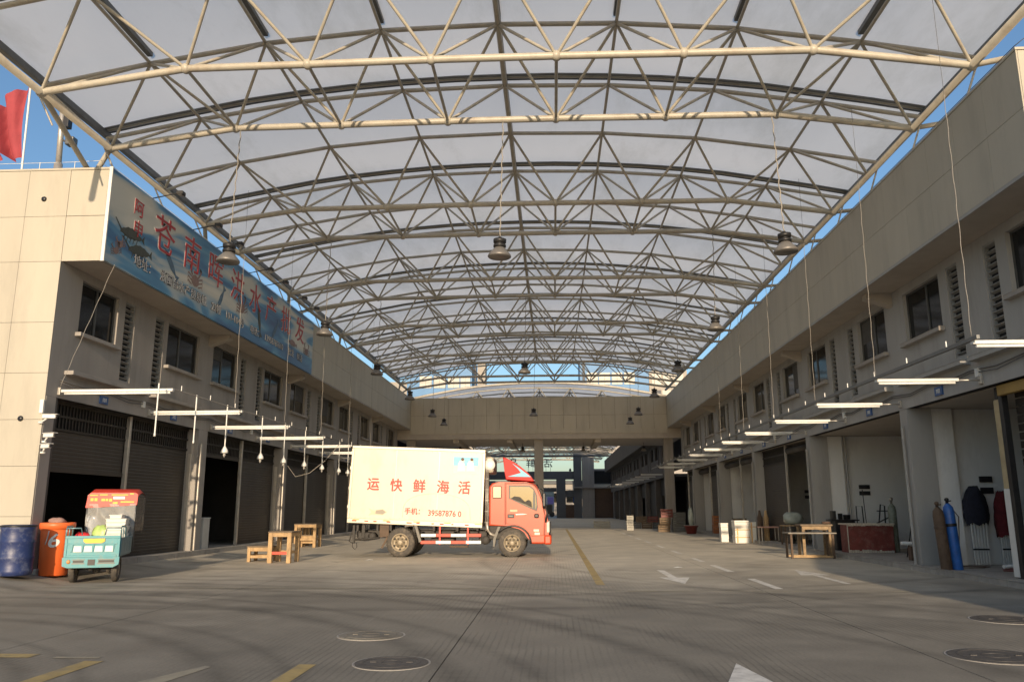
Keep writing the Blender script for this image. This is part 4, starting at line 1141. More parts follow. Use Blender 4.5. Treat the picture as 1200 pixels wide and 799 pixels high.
# chassis, tail lift, guards, flaps
d = MB(); d.box(-6.0, -.5, TY+.55, TY+.65, .55, .76).box(-6.0, -.5, TY+1.35, TY+1.45, .55, .76)
for x in (-5.9, -5.2, -4.0, -3.0, -2.2): d.box(x, x+.08, TY+.55, TY+1.45, .60, .72)
d.tube((-4.57, TY+.1, .425), (-4.57, TY+1.9, .425), .07, 10).sphere((-4.57, TY+1.0, .42), .2, 10, 8)
d.tube((-1.24, TY+.1, .405), (-1.24, TY+1.9, .405), .05, 8)
for x in (-5.0, -4.1): d.box(x, x+.03, TY+.45, TY+.6, .4, .7)
d.path([(-5.1, TY+.5, .72), (-4.57, TY+.5, .52), (-4.0, TY+.5, .72)], .035, 6)
d.bbox(-3.7, -3.0, TY+.35, TY+.9, .42, .75, .03).bbox(-2.25, -2.0, TY+.25, TY+.8, .38, .75, .04).lathe([(.02, 0), (.13, 0), (.13, .6), (.02, .6)], 14, (-2.05, TY+.2, .48), 'Y')
for x in (-5.9, -5.3, -4.9, -4.2, -3.6, -2.9, -2.3): d.box(x, x+.06, TY+.03, TY+.6, .76, .93)
d.build('chassis_frame', chassis, tk)
d = MB(); d.bbox(-6.02, -5.95, TY+.05, TY+.13, .40, .93, .01).path([(-5.98, TY+.09, .9), (-6.12, TY+.09, .46), (-6.0, TY+.09, .40)], .02, 6)
d.path([(-6.02, TY+.08, .42), (-6.02, TY+.08, .30), (-5.94, TY+.08, .22), (-5.88, TY+.08, .30), (-5.9, TY+.08, .42)], .012, 5)
d.bbox(-5.88, -5.5, TY+.10, TY+.5, .48, .72, .04).lathe([(.02, 0), (.11, 0), (.11, .35), (.02, .35)], 12, (-5.45, TY+.1, .60), 'Y').tube((-6.0, TY+.1, .50), (-5.2, TY+.1, .56), .03, 6).bbox(-5.75, -5.65, TY+.06, TY+.12, .55, .93, .01)
d.build('tail_lift', chassis, tk)
d = MB(); d.bbox(-5.20, -4.92, TY+.02, TY+.04, .58, .93, .006).prism([(-4.98, .60), (-4.92, .60), (-5.10, .24), (-5.14, .28)], 'Y', TY+.02, TY+.045); d.build('mud_flap', rust, tk)
d = MB(); d.prism([(-4.16, .93), (-4.08, .93), (-3.93, .45), (-4.0, .43)], 'Y', TY-.0, TY+.22); d.build('mud_guard', guard_grey, tk)
d = MB(); d.prism([(-1.66, .88), (-1.58, .88), (-1.72, .52), (-1.76, .30), (-1.80, .30), (-1.80, .52)], 'Y', TY+.02, TY+.22); d.build('mud_guard', guard_grey, tk)
for z, off in ((.63, 0), (.43, 1)):
    for i in range(4):
        x = -3.96+i*.45
        MB().bbox(x+.001, x+.449, TY+.02, TY+.05, z-.045, z+.045, .004).build('side_guard', white_p if (i+off) % 2 == 0 else red_p, tk)
for x in (-3.42, -2.58): MB().bbox(x, x+.05, TY+.052, TY+.08, .36, .93, .005).build('guard_post', red_p, tk)
d = MB(); d.bbox(-3.1, -2.55, TY+.03, TY+.2, .28, .33, .01); d.build('step_plate', rust, tk)

# ------------------------------------------------------------------ teal cargo tricycle seen from behind
TR = Matrix.Translation((-8.98, 15.72, 0)) @ Matrix.Rotation(R(20), 4, 'Z') @ Matrix.Diagonal((.86, 1, 1, 1))
tc_ = thing('cargo_tricycle', 'teal cargo tricycle with red canopy parked beside the blue and orange drums', 'tricycle', (-9.06, 15.72, 0), rz=R(20))
def tb(mb, name, m, par=None):
    me = mb.mesh(name, m); me.transform(TR); return link(name, me, par or tc_)
W2 = .565
d = MB(); d.bbox(-W2, W2, 0, .045, .50, .90, .012)          # tailgate board
d.bbox(-W2, W2, -.012, .0, .855, .905, .005).bbox(-W2, -W2+.05, -.012, 0, .50, .855, .005).bbox(W2-.05, W2, -.012, 0, .50, .855, .005)
d.bbox(-W2+.05, W2-.05, -.012, 0, .50, .54, .005).bbox(-W2+.05, W2-.05, -.010, 0, .74, .765, .004)
tg = tb(d, 'tailgate', teal)
for i in range(4):
    x = -.38+i*.215
    d = MB(); d.prism([(x, .60), (x+.165, .60), (x+.155, .71), (x+.01, .71)], 'Y', -.02, -.002); tb(d, 'white_plate', white_p, tg)
d = MB(); d.prism([(-.19, .80), (-.14, .765), (.19, .765), (.25, .80), (.25, .85), (-.19, .85)], 'Y', -.02, -.013); tb(d, 'name_strip', yellow_print, tg)
for x in (-.42, -.205, .01, .225, .43):
    d = MB(); d.prism([(x-.03, .60), (x+.01, .60), (x+.03, .74), (x-.05, .74)], 'Y', -.018, -.002); tb(d, 'pressed_rib', teal, tg)
# bumper board with lamps and slots
d = MB(); pts = [(-W2-.01, .34), (-W2+.10, .305), (W2-.10, .305), (W2+.01, .36), (W2+.02, .50), (-W2-.02, .50)]
d.prism(pts, 'Y', -.04, .03); bp_ = tb(d, 'rear_bumper', teal)
for a, c in ((-.36, -.14), (.16, .48)):
    d = MB(); d.box(a, c, -.046, -.0405, .40, .445); tb(d, 'slot', black_p, bp_)
    d = MB(); d.box(a-.02, c+.02, -.044, -.0405, .375, .395).box(a-.02, c+.02, -.044, -.0405, .45, .465); tb(d, 'slot_edge', alu, bp_)
d = MB(); d.box(-.06, .09, -.047, -.0405, .35, .46); tb(d, 'number_recess', black_p, bp_)
d = MB(); d.lathe([(.002, -.055), (.035, -.055), (.04, -.041), (.002, -.041)], 10, (-.45, 0, .42), 'Y'); tb(d, 'tail_lamp', pm('lamp_amber', (.6, .25, .08), .3), bp_)
# side boards, floor, corner rails
d = MB()
for sx_ in (-1, 1):
    d.bbox(sx_*W2-.02, sx_*W2+.02, .05, 1.45, .52, .86, .01)
    for k in range(4): d.bbox(sx_*(W2+.015)-.008, sx_*(W2+.015)+.008, .12+.34*k, .38+.34*k, .58, .80, .006)
d.box(-W2, W2, .05, 1.45, .50, .525).bbox(-W2, W2, 1.42, 1.46, .52, .95, .01)
tb(d, 'cargo_bed', pm('dark_teal_paint', (.06, .19, .24), .4, .15, 6, coat=.3, world_space=False))
for sx_ in (-1, 1):
    x = sx_*W2; d = MB()
    d.path([(x, .04, .86), (x, .03, 1.02), (x, .10, 1.08), (x, .50, 1.08), (x, .58, 1.02), (x, .6, .86)], .018, 6).tube((x, .3, .86), (x, .3, 1.08), .014, 6)
    d.path([(x, .02, 1.05), (x-sx_*.30, .02, 1.05), (x-sx_*.33, .02, .92)], .014, 6)
    tb(d, 'corner_rail', pm('rail_teal_grey', (.16, .28, .31), .4, .1, 5, metal=.3, world_space=False))
# running gear
d = MB(); d.tube((-.5, .42, .27), (.5, .42, .27), .035, 8).sphere((.05, .42, .27), .10, 10, 6)
for x in (-.28, .28): d.box(x-.025, x+.025, .05, 2.1, .42, .49)
for x in (-.33, .33): d.path([(x, .1, .44), (x, .42, .33), (x, .75, .44)], .02, 6)
d.path([(-.2, .2, .42), (-.05, .18, .25), (.12, .2, .3), (.2, .3, .42)], .02, 6).bbox(-.15, .15, .75, 1.3, .25, .45, .04)
d.path([(0, 2.25, .27), (0, 2.15, .65), (0, 2.0, 1.0)], .03, 8)
tb(d, 'frame', chassis)
def twheel(x, y, r, w_):
    d = MB(); d.lathe([(r*.62, -w_/2), (r*.92, -w_/2), (r, -w_*.3), (r, w_*.3), (r*.92, w_/2), (r*.62, w_/2)], 26, (x, y, r), 'X', cap=False)
    o = tb(d, 'wheel', rubber)
    d = MB(); d.lathe([(r*.62, -w_*.4), (r*.55, -w_*.4), (r*.5, 0), (r*.18, -.02), (r*.14, -w_*.55), (.002, -w_*.55)], 20, (x, y, r), 'X', cap=False).lathe([(.002, w_*.5), (r*.14, w_*.5), (r*.2, .02), (r*.5, .01), (r*.56, w_*.4), (r*.62, w_*.4)], 20, (x, y, r), 'X', cap=False)
    tb(d, 'rim', rim_m, o)
twheel(-.42, .42, .275, .13); twheel(.46, .42, .275, .13); twheel(0, 2.25, .27, .10)
# canopy over the rider
TR = Matrix.Translation((-8.99, 15.72, 0)) @ Matrix.Rotation(R(17), 4, 'Z') @ Matrix.Diagonal((.95, 1, 1, 1))
d = MB(); n = 10; prof = []
for i in range(n+1):
    u = i/n; prof.append((1.36+.95*u, 1.72+.09*math.sin(math.pi*min(1, u*1.05))))
top = [(-.53, p[0], p[1]-.05) for p in prof] + [(-.45, p[0], p[1]+.03) for p in prof] + [(.45, p[0], p[1]+.03) for p in prof] + [(.53, p[0], p[1]-.05) for p in prof]
d.add(top, [(r_*(n+1)+i, r_*(n+1)+i+1, (r_+1)*(n+1)+i+1, (r_+1)*(n+1)+i) for r_ in range(3) for i in range(n)], True)
cnp = tb(d, 'canopy', pm('canopy_red_cloth', (.60, .05, .03), .5, .1, 5, world_space=False))
d = MB(); d.prism([(-.53, 1.44), (.52, 1.50), (.53, 1.72), (.47, 1.755), (-.44, 1.755), (-.50, 1.70)], 'Y', 1.335, 1.355); bd = tb(d, 'canopy_band', pm('band_red', (.80, .06, .04), .45, .06, 6, world_space=False), cnp)
d = MB()
for a, c, z0_, z1_ in ((-.44, -.38, 1.58, 1.64), (-.36, -.30, 1.58, 1.64), (-.22, -.14, 1.58, 1.63), (-.13, -.08, 1.58, 1.63), (-.06, .0, 1.57, 1.63), (-.46, -.30, 1.69, 1.71), (-.26, -.1, 1.70, 1.72), (-.02, .32, 1.70, 1.72), (.02, .12, 1.525, 1.56), (.18, .46, 1.55, 1.575), (.36, .44, 1.72, 1.745)):
    d.box(a, c, 1.328, 1.3345, z0_, z1_)
tb(d, 'band_print', yellow_print, bd)
d = MB(); d.box(.02, .26, 1.328, 1.3345, 1.62, 1.675); tb(d, 'band_print', white_p, bd)
d = MB()
for x in (-.50, .50): d.path([(x, 1.36, .55), (x, 1.36, 1.70)], .016, 6).path([(x, 2.25, .9), (x, 2.28, 1.70)], .016, 6).tube((x, 1.36, 1.70), (x, 2.28, 1.70), .014, 6).path([(x, 1.36, 1.15), (x, 1.8, 1.15), (x, 2.2, 1.3)], .010, 6)
tb(d, 'canopy_frame', alu)
d = MB(); vs = []; rr_ = random.Random(3)
NXx, NZz = 14, 10
for i in range(NXx+1):
    for j in range(NZz+1): vs.append((-.50+1.0*i/NXx, 1.345+.028*math.sin(i*1.1+j*.9)+rr_.uniform(-.012, .012), .82+.70*j/NZz))
d.add(vs, [(i*(NZz+1)+j, (i+1)*(NZz+1)+j, (i+1)*(NZz+1)+j+1, i*(NZz+1)+j+1) for i in range(NXx) for j in range(NZz)], True); tb(d, 'plastic_curtain', clear)
d = MB(); vs = [(.52, 1.36+.9*i/8, .95+.72*j/6) for i in range(9) for j in range(7)]
d.add(vs, [(i*7+j, (i+1)*7+j, (i+1)*7+j+1, i*7+j+1) for i in range(8) for j in range(6)]); tb(d, 'side_curtain', pm('smoky_plastic', (.15, .14, .13), .2, .1, 3, alpha=.5, world_space=False))
d = MB(); d.bbox(-.20, .20, 1.50, 1.85, .55, .82, .05).bbox(-.2, .2, 1.5, 1.58, .82, 1.1, .04); tb(d, 'seat', black_p)
d = MB(); d.path([(-.35, 1.85, 1.12), (-.2, 2.0, 1.05), (.2, 2.0, 1.05), (.35, 1.85, 1.12)], .018, 6); tb(d, 'handlebar', black_p)
# load: a stack of foam lids, red bag, green bag
ld = thing('foam_box_stack', 'stack of white foam boxes standing in the tricycle bed', 'boxes', tuple(TR @ Vector((.22, 1.05, .53))))
zc = .53
for i in range(10):
    h_ = .075; w_ = .20-.006*(i % 2); ox = .22+.012*math.sin(i*2.3)
    if i == 9: w_ = .12; ox -= .03
    d = MB(); d.bbox(ox-w_, ox+w_, .90, 1.24, zc, zc+h_, .012).bbox(ox-w_-.012, ox+w_+.012, .888, 1.252, zc+h_-.018, zc+h_-.002, .004); tb(d, 'foam_tray', foam, ld); zc += h_+.002
def lump(name, c, sc, m, label, cat, seed=1):
    b = MB(); rnd = random.Random(seed); vs = []; n, mm = 14, 9
    for i in range(mm+1):
        for k in range(n):
            a = 2*math.pi*k/n; p = math.pi*i/mm; q = (1/max(abs(math.cos(a)), abs(math.sin(a))))**.55*(1+.14*math.sin(3*a+seed+2*p)+.07*math.sin(7*a+4*p+seed)+rnd.uniform(-.05, .05))*math.sin(p)**-.35 if 0 < i < mm else 1
            vs.append((c[0]+sc[0]*math.sin(p)*math.cos(a)*q, c[1]+sc[1]*math.sin(p)*math.sin(a)*q, c[2]+sc[2]*(1-math.cos(p))*(.9+.1*q)))
    b.add(vs, [(i*n+k, i*n+(k+1) % n, (i+1)*n+(k+1) % n, (i+1)*n+k) for i in range(mm) for k in range(n)], True)
    return tag(b.build(name, m), label, cat)
p = TR @ Vector((-.30, .45, .53)); lump('red_bag', p, (.16, .12, .21), pm('red_bag_plastic', (.62, .03, .03), .35, .2, 9, .4, world_space=False), 'crumpled red bag in the tricycle bed near the left rail', 'bag', 3)
p = TR @ Vector((-.10, 1.10, .53)); lump('green_bag', p, (.17, .14, .27), green_bag, 'pale green plastic bag behind the clear tricycle curtain', 'bag', 5)
p = TR @ Vector((-.42, 1.62, .55)); lump('grey_jacket', p, (.14, .2, .35), pm('light_grey_cloth', (.35, .38, .42), .8, .15, 8, .3, world_space=False), 'light grey bundle hanging on the left of the tricycle canopy', 'bundle', 8)

# ------------------------------------------------------------------ drums by the corner
t = thing('blue_drum', 'scuffed navy blue plastic drum at the left edge', 'drum', (-10.20, 15.25, .13))
z0 = .14
MB().lathe([(.27, z0), (.30, z0+.02), (.315, z0+.10), (.30, z0+.13), (.305, z0+.30), (.32, z0+.33), (.305, z0+.36), (.305, z0+.60), (.32, z0+.63), (.305, z0+.66), (.30, z0+.84), (.315, z0+.88), (.30, z0+.93), (.28, z0+.935), (.27, z0+.90), (.02, z0+.90)], 32, (-10.22, 15.3, .05)).build('shell', navy, t)
MB().lathe([(.285, z0+.895), (.322, z0+.895), (.322, z0+.925), (.285, z0+.93)], 32, (-10.22, 15.3, .05)).build('lid_ring', black_p, t)
BXc, BYc = -10.09, 16.32
t = thing('orange_bin', 'tall orange plastic bin marked 6 between drum and tricycle', 'bin', (BXc, BYc, .1))
MB().lathe([(.24, .11), (.262, .13), (.297, .99), (.305, 1.02), (.325, 1.025), (.33, 1.10), (.325, 1.145), (.30, 1.15), (.29, 1.10), (.02, 1.0)], 36, (BXc, BYc, 0)).build('shell', orange, t)
c_ = text('6', .40, white_p, 'numeral', None, None, .001, .0, fat=.008)
me = c_.data
rb = lambda h: .262+.035*(h-.13)/.86+.004
for v in me.vertices:     # wrap the painted figure round the bin
    h_ = .80+v.co.y*.9+.25*v.co.x; r_ = rb(h_)+max(0, v.co.z+.003)
    ang = math.radians(-66) + v.co.x*1.15/.29
    v.co = Vector((BXc+r_*math.cos(ang), BYc+r_*math.sin(ang), h_))
setp(c_, t)
b = MB(); b.path([(BXc+(rb(z)+.004)*math.cos(R(a)), BYc+(rb(z)+.004)*math.sin(R(a)), z) for a, z in ((-98, .72), (-93, .80), (-88, .92), (-86, .99))], .010, 5); b.build('brush_stroke', white_p, t)
lump('cloth_bundle', (BXc-.05, BYc+.05, 1.08), (.15, .12, .08), pm('dusty_pink_cloth', (.30, .18, .15), .9, .15, 8, .4), 'dusty pink bundle stuffed in the top of the orange bin', 'bundle', 4)
# meter cabinet on the left platform
t = thing('meter_cabinet', 'pale grey cabinet with a round mark beside the open left shop', 'cabinet', (-10.7, 24.4, .2))
MB().bbox(-10.98, -10.50, 24.25, 24.7, .2, 1.13, .012).build('body', pm('cabinet_grey', (.55, .54, .50), .5, .06, 4), t)
MB().bbox(-11.0, -10.48, 24.23, 24.72, 1.131, 1.16, .008).build('lid', white_p, t)
b = MB()
for k in range(20):
    a = k*math.pi/10; b.box(-10.74+.07*math.cos(a)-.008, -10.74+.07*math.cos(a)+.008, 24.240, 24.2495, .85+.07*math.sin(a)-.008, .85+.07*math.sin(a)+.008)
b.box(-10.80, -10.68, 24.240, 24.2495, .68, .70); b.build('round_mark', iron, t)

# ------------------------------------------------------------------ wooden tables and benches
def wood_table(x0, x1, y0, y1, h, label, cat, red=False, low=.16, lw=.11, grp='rough wooden tables and benches'):
    t = thing('wooden_'+cat, label, cat, ((x0+x1)/2, (y0+y1)/2, 0), grp)
    for x in (x0, x1-lw):
        for y in (y0, y1-lw): MB().bbox(x, x+lw, y, y+lw, 0, h-.035, .006).build('leg', wood, t)
    n = max(2, int((y1-y0)/.2)); 
    for k in range(n):
        a = y0-.015+k*(y1-y0+.03)/n; MB().bbox(x0-.015, x1+.015, a+.003, a+(y1-y0+.03)/n-.003, h-.034, h+random.uniform(-.002, .004), .005).build('top_board', wood_top, t)
    for y in (y0+.01, y1-.05): MB().bbox(x0+lw, x1-lw, y, y+.035, h-.14, h-.036, .004).build('apron', wood, t)
    for x in (x0+.01, x1-.05): MB().bbox(x, x+.035, y0+lw, y1-lw, h-.14, h-.036, .004).build('apron', wood, t)
    MB().bbox(x0+lw, x1-lw, y0+.02, y0+.055, low, low+.075, .004).build('stretcher', red_p if red else wood, t)
    MB().bbox(x0+lw, x1-lw, y1-.055, y1-.02, low, low+.075, .004).build('stretcher', wood, t)
    for x in (x0+.02, x1-.055): MB().bbox(x, x+.035, y0+lw, y1-lw, low+.02, low+.09, .004).build('stretcher', wood, t)
    return t
wood_table(-7.62, -7.00, 21.75, 22.55, .82, 'pale wooden table with dark top and red lower rail left of the truck', 'table', True, .22)
wood_table(-8.36, -7.72, 22.25, 22.85, .42, 'low wooden bench pushed up to the table with the red rail', 'bench', False, .10, .085)
wood_table(-9.62, -8.92, 30.6, 31.4, .86, 'far wooden table near the truck tail, dark right leg', 'table', False, .25)
wood_table(-10.1, -9.5, 31.7, 32.4, .84, 'wooden table standing behind the far one, half hidden', 'table', False, .25)
wood_table(-9.52, -9.02, 30.75, 31.1, .45, 'small bench tucked under the far wooden table', 'bench', False, .14, .05)

# ------------------------------------------------------------------ things along the right shop fronts
t = thing('steel_frame_table', 'rusty low work table with grey top in front of the right shops', 'table', (7.3, 24.1, 0), 'work tables on the right')
MB().bbox(6.62, 7.96, 23.75, 24.40, .68, .715, .006).build('top', pm('worn_grey_board', (.24, .22, .19), .6, .2, 6, .2), t)
for x in (6.68, 7.84):
    for y in (23.80, 24.30): MB().bbox(x, x+.06, y, y+.06, 0, .68, .005).build('leg', rust, t)
MB().bbox(6.74, 7.84, 23.81, 23.85, .03, .075, .004).build('rail', wood, t); MB().bbox(6.74, 7.84, 24.31, 24.35, .03, .075, .004).build('rail', wood, t)
t = thing('wooden_bench_table', 'small battered wooden table standing behind the rusty work table', 'table', (7.6, 24.8, 0), 'work tables on the right')
MB().bbox(7.18, 8.10, 24.45, 25.05, .88, .93, .01).build('top', wood_top, t); MB().bbox(7.22, 8.06, 24.49, 24.53, .78, .878, .004).build('apron', old_wood, t)
for x in (7.22, 7.98):
    for y in (24.48, 24.95): MB().bbox(x, x+.08, y, y+.08, 0, .878, .006).build('leg', old_wood, t)
MB().bbox(7.72, 7.95, 24.5, 24.6, .76, .87, .005).build('drawer', wood_top, t)
tag(lump('rag', (8.0, 24.7, .93), (.12, .1, .04), brown_door, 'x', 'x', 2), 'dark rag lying on the small battered wooden table', 'rag')
# oxide red tank
t = thing('red_tank', 'dark red painted tank with crusted white rim in the right shop', 'tank', (9.35, 25.2, .1))
MB().bbox(8.68, 10.02, 24.95, 25.55, .10, .90, .01).build('body', oxide, t)
b = MB(); b.bbox(8.64, 10.06, 24.92, 25.6, .901, .945, .01)
for k in range(20): b.bbox(8.66+.069*k, 8.72+.069*k, 24.90, 24.93, .88-.02*random.random(), .93, .008)
b.build('rim', pm('crusted_rim', (.55, .48, .38), .8, .3, 12, .5), t)
b = MB()
for k in range(18): b.bbox(8.70+.072*k, 8.765+.072*k, 24.935, 24.949, .10, .15+.05*random.random(), .004)
b.bbox(8.67, 8.70, 24.935, 24.949, .10, .9, .004); b.build('crust', pm('lime_crust', (.45, .42, .36), .9, .3, 12, .5), t)
t = thing('hand_trolley', 'black folding hand trolley standing behind the red tank', 'trolley', (9.4, 25.9, .1))
b = MB(); b.path([(9.3, 25.8, .1), (9.3, 25.8, 1.45), (9.48, 25.8, 1.45), (9.52, 25.8, .1)], .018, 6); b.build('handle', black_m, t)
b = MB(); b.path([(9.85, 25.9, .1), (10.08, 25.9, 1.5), (10.2, 25.9, 1.45), (10.15, 25.9, .1)], .022, 6).tube((9.85, 25.9, .9), (10.4, 25.9, 1.15), .02, 6).tube((9.95, 25.9, 1.3), (10.35, 25.9, 1.3), .018, 6); b.build('frame', black_m, t)
t = thing('gas_cylinder', 'grey green gas cylinder with a valve cap right of the red tank', 'gas cylinder', (10.1, 25.3, .1), 'gas cylinders')
MB().lathe([(.11, .1), (.12, .12), (.12, 1.30), (.10, 1.42), (.05, 1.50), (.035, 1.52)], 20, (10.17, 25.30, 0)).build('body', pm('grey_green_paint', (.22, .25, .20), .5, .25, 6, .1, dirt=(.08, .06, .05), dirt_amt=.5, dirt_scale=5), t)
MB().lathe([(.035, 1.52), (.035, 1.60), (.055, 1.60), (.055, 1.68), (.02, 1.70)], 12, (10.17, 25.3, 0)).build('valve', steel_post, t)
stick('tripod_pole', (9.75, 26.2, .1), (9.68, 26.2, 1.95), .012, black_m, None)
tag(SC.objects['tripod_pole'], 'thin dark pole leaning up behind the red tank', 'pole')
# two cylinders at the pillar
def gas(x, y, m, h, lab, lean, m2):
    t = thing('gas_cylinder', lab, 'gas cylinder', (x, y, .05), 'gas cylinders')
    M = Matrix.Translation((x, y, .05)) @ Matrix.Rotation(R(lean), 4, 'Y')
    b = MB(); b.lathe([(.105, 0), (.115, .02), (.115, h-.18), (.10, h-.08), (.05, h-.02), (.035, h)], 22, M=M); b.build('body', m, t)
    b = MB(); b.lathe([(.03, h), (.03, h+.05), (.045, h+.06), (.045, h+.10), (.015, h+.12)], 12, M=M); b.tube(M @ Vector((0, 0, h+.04)), M @ Vector((.09, 0, h+.05)), .014, 6); b.build('valve', m2, t)
    b = MB(); b.lathe([(.117, h*.66), (.122, h*.665), (.122, h*.70), (.117, h*.705)], 20, M=M); b.build('band', m2, t)
gas(8.37, 18.25, rust, 1.36, 'rusty brown gas cylinder leaning beside the blue one at the right pillar', -3, rust)
gas(8.62, 18.30, blue_steel, 1.44, 'bright blue gas cylinder standing at the right pillar', -3, black_m)
b = MB(); b.path([(8.62, 18.3, 1.4), (8.78, 18.35, 1.2), (8.80, 18.5, .6), (8.95, 18.8, .10), (9.3, 18.6, .12), (9.6, 18.9, .12), (9.2, 19.1, .12), (8.9, 18.9, .12)], .012, 6)
tag(b.build('gas_hose', rust), 'thin hose curling on the floor from the blue cylinder', 'hose')
# folded canopies leaning on the wall
def folded_tent(x, y, w, z0_, z1_, cm, lab, seed):
    t = thing('folded_tent', lab, 'tent', (x, y, .1), 'folded pop up tents against the wall')
    rnd = random.Random(seed); b = MB(); n, mm = 18, 10; vs = []
    for i in range(mm+1):
        v = i/mm; z = z0_+(z1_-z0_)*v; wd = w*(.52+.48*math.sin(math.pi*min(1, .25+v*.75)))*(1 if v < .85 else (1.15-v)/.3)
        for k in range(n):
            a = 2*math.pi*k/n; q = 1+.10*math.sin(6*a+v*4+seed)+rnd.uniform(-.05, .05)
            vs.append((x+wd*math.cos(a)*q, y+.16*math.sin(a)*q, z+.04*math.sin(5*a+seed)))
    b.add(vs, [(i*n+k, i*n+(k+1) % n, (i+1)*n+(k+1) % n, (i+1)*n+k) for i in range(mm) for k in range(n)]+[tuple(range(mm*n, mm*n+n))], True); b.build('cover', cm, t)
    for k in range(6):
        xx = x-w*.62+k*w*1.24/5
        b = MB(); b.bbox(xx-.014, xx+.014, y-.05, y-.02, .12, z0_+.12, .003, M=Matrix.Translation((x, 0, z0_)) @ Matrix.Rotation(R((xx-x)*5), 4, 'Y') @ Matrix.Translation((-x, 0, -z0_))); b.build('pole', white_p, t)
    MB().box(x-w*.65, x+w*.65, y-.06, y-.012, .44, .475).build('strap', black_p, t)
folded_tent(9.80, 19.62, .27, 1.02, 1.86, navy_cloth, 'folded tent with dark navy cover and white legs against the wall', 1)
folded_tent(10.42, 19.66, .20, .75, 1.75, red_cloth, 'folded tent with dark red cover partly hidden by the gate post', 5)
b = MB(); b.tube((8.75, 21.4, .52), (9.7, 21.4, .50), .045, 12).tube((9.7, 21.4, .50), (11.4, 21.45, .48), .028, 12)
t = thing('white_pipe', 'long white pipe propped low across the second right shop', 'pipe', (9.5, 21.4, .1)); b.build('tube', white_p, t)
for x in (9.0, 10.9): MB().bbox(x-.06, x+.06, 21.33, 21.5, .1, .445, .01).build('prop', brown_door, t)
tag(MB().tube((9.55, 18.25, .16), (10.1, 18.35, .20), .04, 12).build('white_tube', white_p), 'short white tube lying on the rusty sheet by the gate', 'tube')
b = MB(); b.add([(9.25, 17.7, .101), (10.7, 17.8, .101), (11.2, 18.9, .13), (9.7, 18.6, .101), (9.25, 17.7, .108), (10.7, 17.8, .125), (11.2, 18.9, .16), (9.7, 18.6, .112)], [(3, 2, 1, 0), (4, 5, 6, 7), (0, 1, 5, 4), (1, 2, 6, 5), (2, 3, 7, 6), (3, 0, 4, 7)])
tag(b.build('rusty_sheet', oxide), 'rusty steel sheet lying inside the right gate', 'sheet')
lump('tool_bag', (9.05, 19.4, .1), (.12, .1, .22), brown_door, 'small brown tool bag on the floor behind the blue cylinder', 'bag', 9)
# dark stove table with pots
t = thing('stove_table', 'black stove table against the second right pillar', 'table', (9.1, 26.6, .1))
MB().bbox(8.66, 9.52, 26.2, 26.75, 1.00, 1.04, .006).build('top', black_m, t)
MB().bbox(8.78, 9.40, 26.26, 26.7, .12, .999, .01).build('cabinet', black_p, t)
for n_, (x, r_, h_, m, lab) in enumerate(((8.80, .09, .26, alu, 'dented aluminium pot at the left of the stove table'), (9.02, .07, .18, black_m, 'small dark kettle in the middle of the stove table'), (9.22, .11, .14, black_m, 'dark wok at the right of the stove table'))):
    tag(MB().lathe([(r_*.8, 1.041), (r_, 1.06), (r_, 1.04+h_), (r_*1.08, 1.045+h_), (r_*.9, 1.045+h_), (r_*.85, 1.08)], 16, (x, 26.45, 0)).build('cooking_pot', m), lab, 'pot', 'pots on the stove table')
# plastic wrapped heap, blue tarp roll, bucket tables
MB_ = lump('wrapped_heap', (8.60, 30.2, .80), (.33, .28, .22), sheet_bag, 'heap wrapped in milky plastic on a low table in the third right shop', 'heap', 6)
t = thing('low_table', 'low table under the plastic wrapped heap', 'table', (8.62, 30.2, .1))
MB().bbox(8.2, 9.05, 29.9, 30.5, .76, .795, .006).build('top', wood, t)
for x in (8.22, 8.97):
    for y in (29.92, 30.42): MB().bbox(x, x+.05, y, y+.05, .1, .759, .004).build('leg', rust, t)
def roll(x, y, h, r_, m, lab):
    b = MB(); n = 16; vs = []
    for i in range(9):
        v = i/8
        for k in range(n):
            a = 2*math.pi*k/n; q = r_*(1+.16*math.sin(4*a+x*9))*(1-.35*v**3); vs.append((x+q*math.cos(a)+.03*v, y+q*math.sin(a), .1+h*v))
    b.add(vs, [(i*n+k, i*n+(k+1) % n, (i+1)*n+(k+1) % n, (i+1)*n+k) for i in range(8) for k in range(n)]+[tuple(range(8*n, 9*n))], True)
    tag(b.build('standing_roll', m), lab, 'tarpaulin', 'rolls standing in the third right shop')
roll(9.10, 29.2, 1.62, .16, pm('blue_tarp', (.04, .13, .26), .5, .2, 7, .3), 'upright blue tarpaulin roll in the third right shop')
roll(9.45, 29.1, 1.60, .17, brown_door, 'upright dark brown roll beside the blue tarpaulin roll')
roll(9.62, 29.5, 1.75, .08, sheet_bag, 'narrow pale roll behind the brown one')
def frame_table(x0, x1, y0, y1, h, mt, ml, lab):
    t = thing('folding_table', lab, 'table', ((x0+x1)/2, y0, 0), 'small tables beyond the foam boxes')
    MB().bbox(x0, x1, y0, y1, h-.04, h, .008).build('top', mt, t)
    for x in (x0+.03, x1-.07):
        for y in (y0+.03, y1-.07): MB().bbox(x, x+.04, y, y+.04, 0, h-.041, .004).build('leg', ml, t)
    MB().bbox(x0+.07, x1-.07, y0+.04, y0+.07, .10, .13, .003).build('rail', ml, t)
frame_table(8.12, 8.86, 32.9, 33.5, .68, pm('pink_top', (.62, .34, .26), .5, .15, 6), steel_post, 'small table with faded pink top right of the foam boxes')
frame_table(8.9, 9.6, 32.6, 33.3, .92, wood, white_p, 'taller table with pale frame behind the pink topped one')
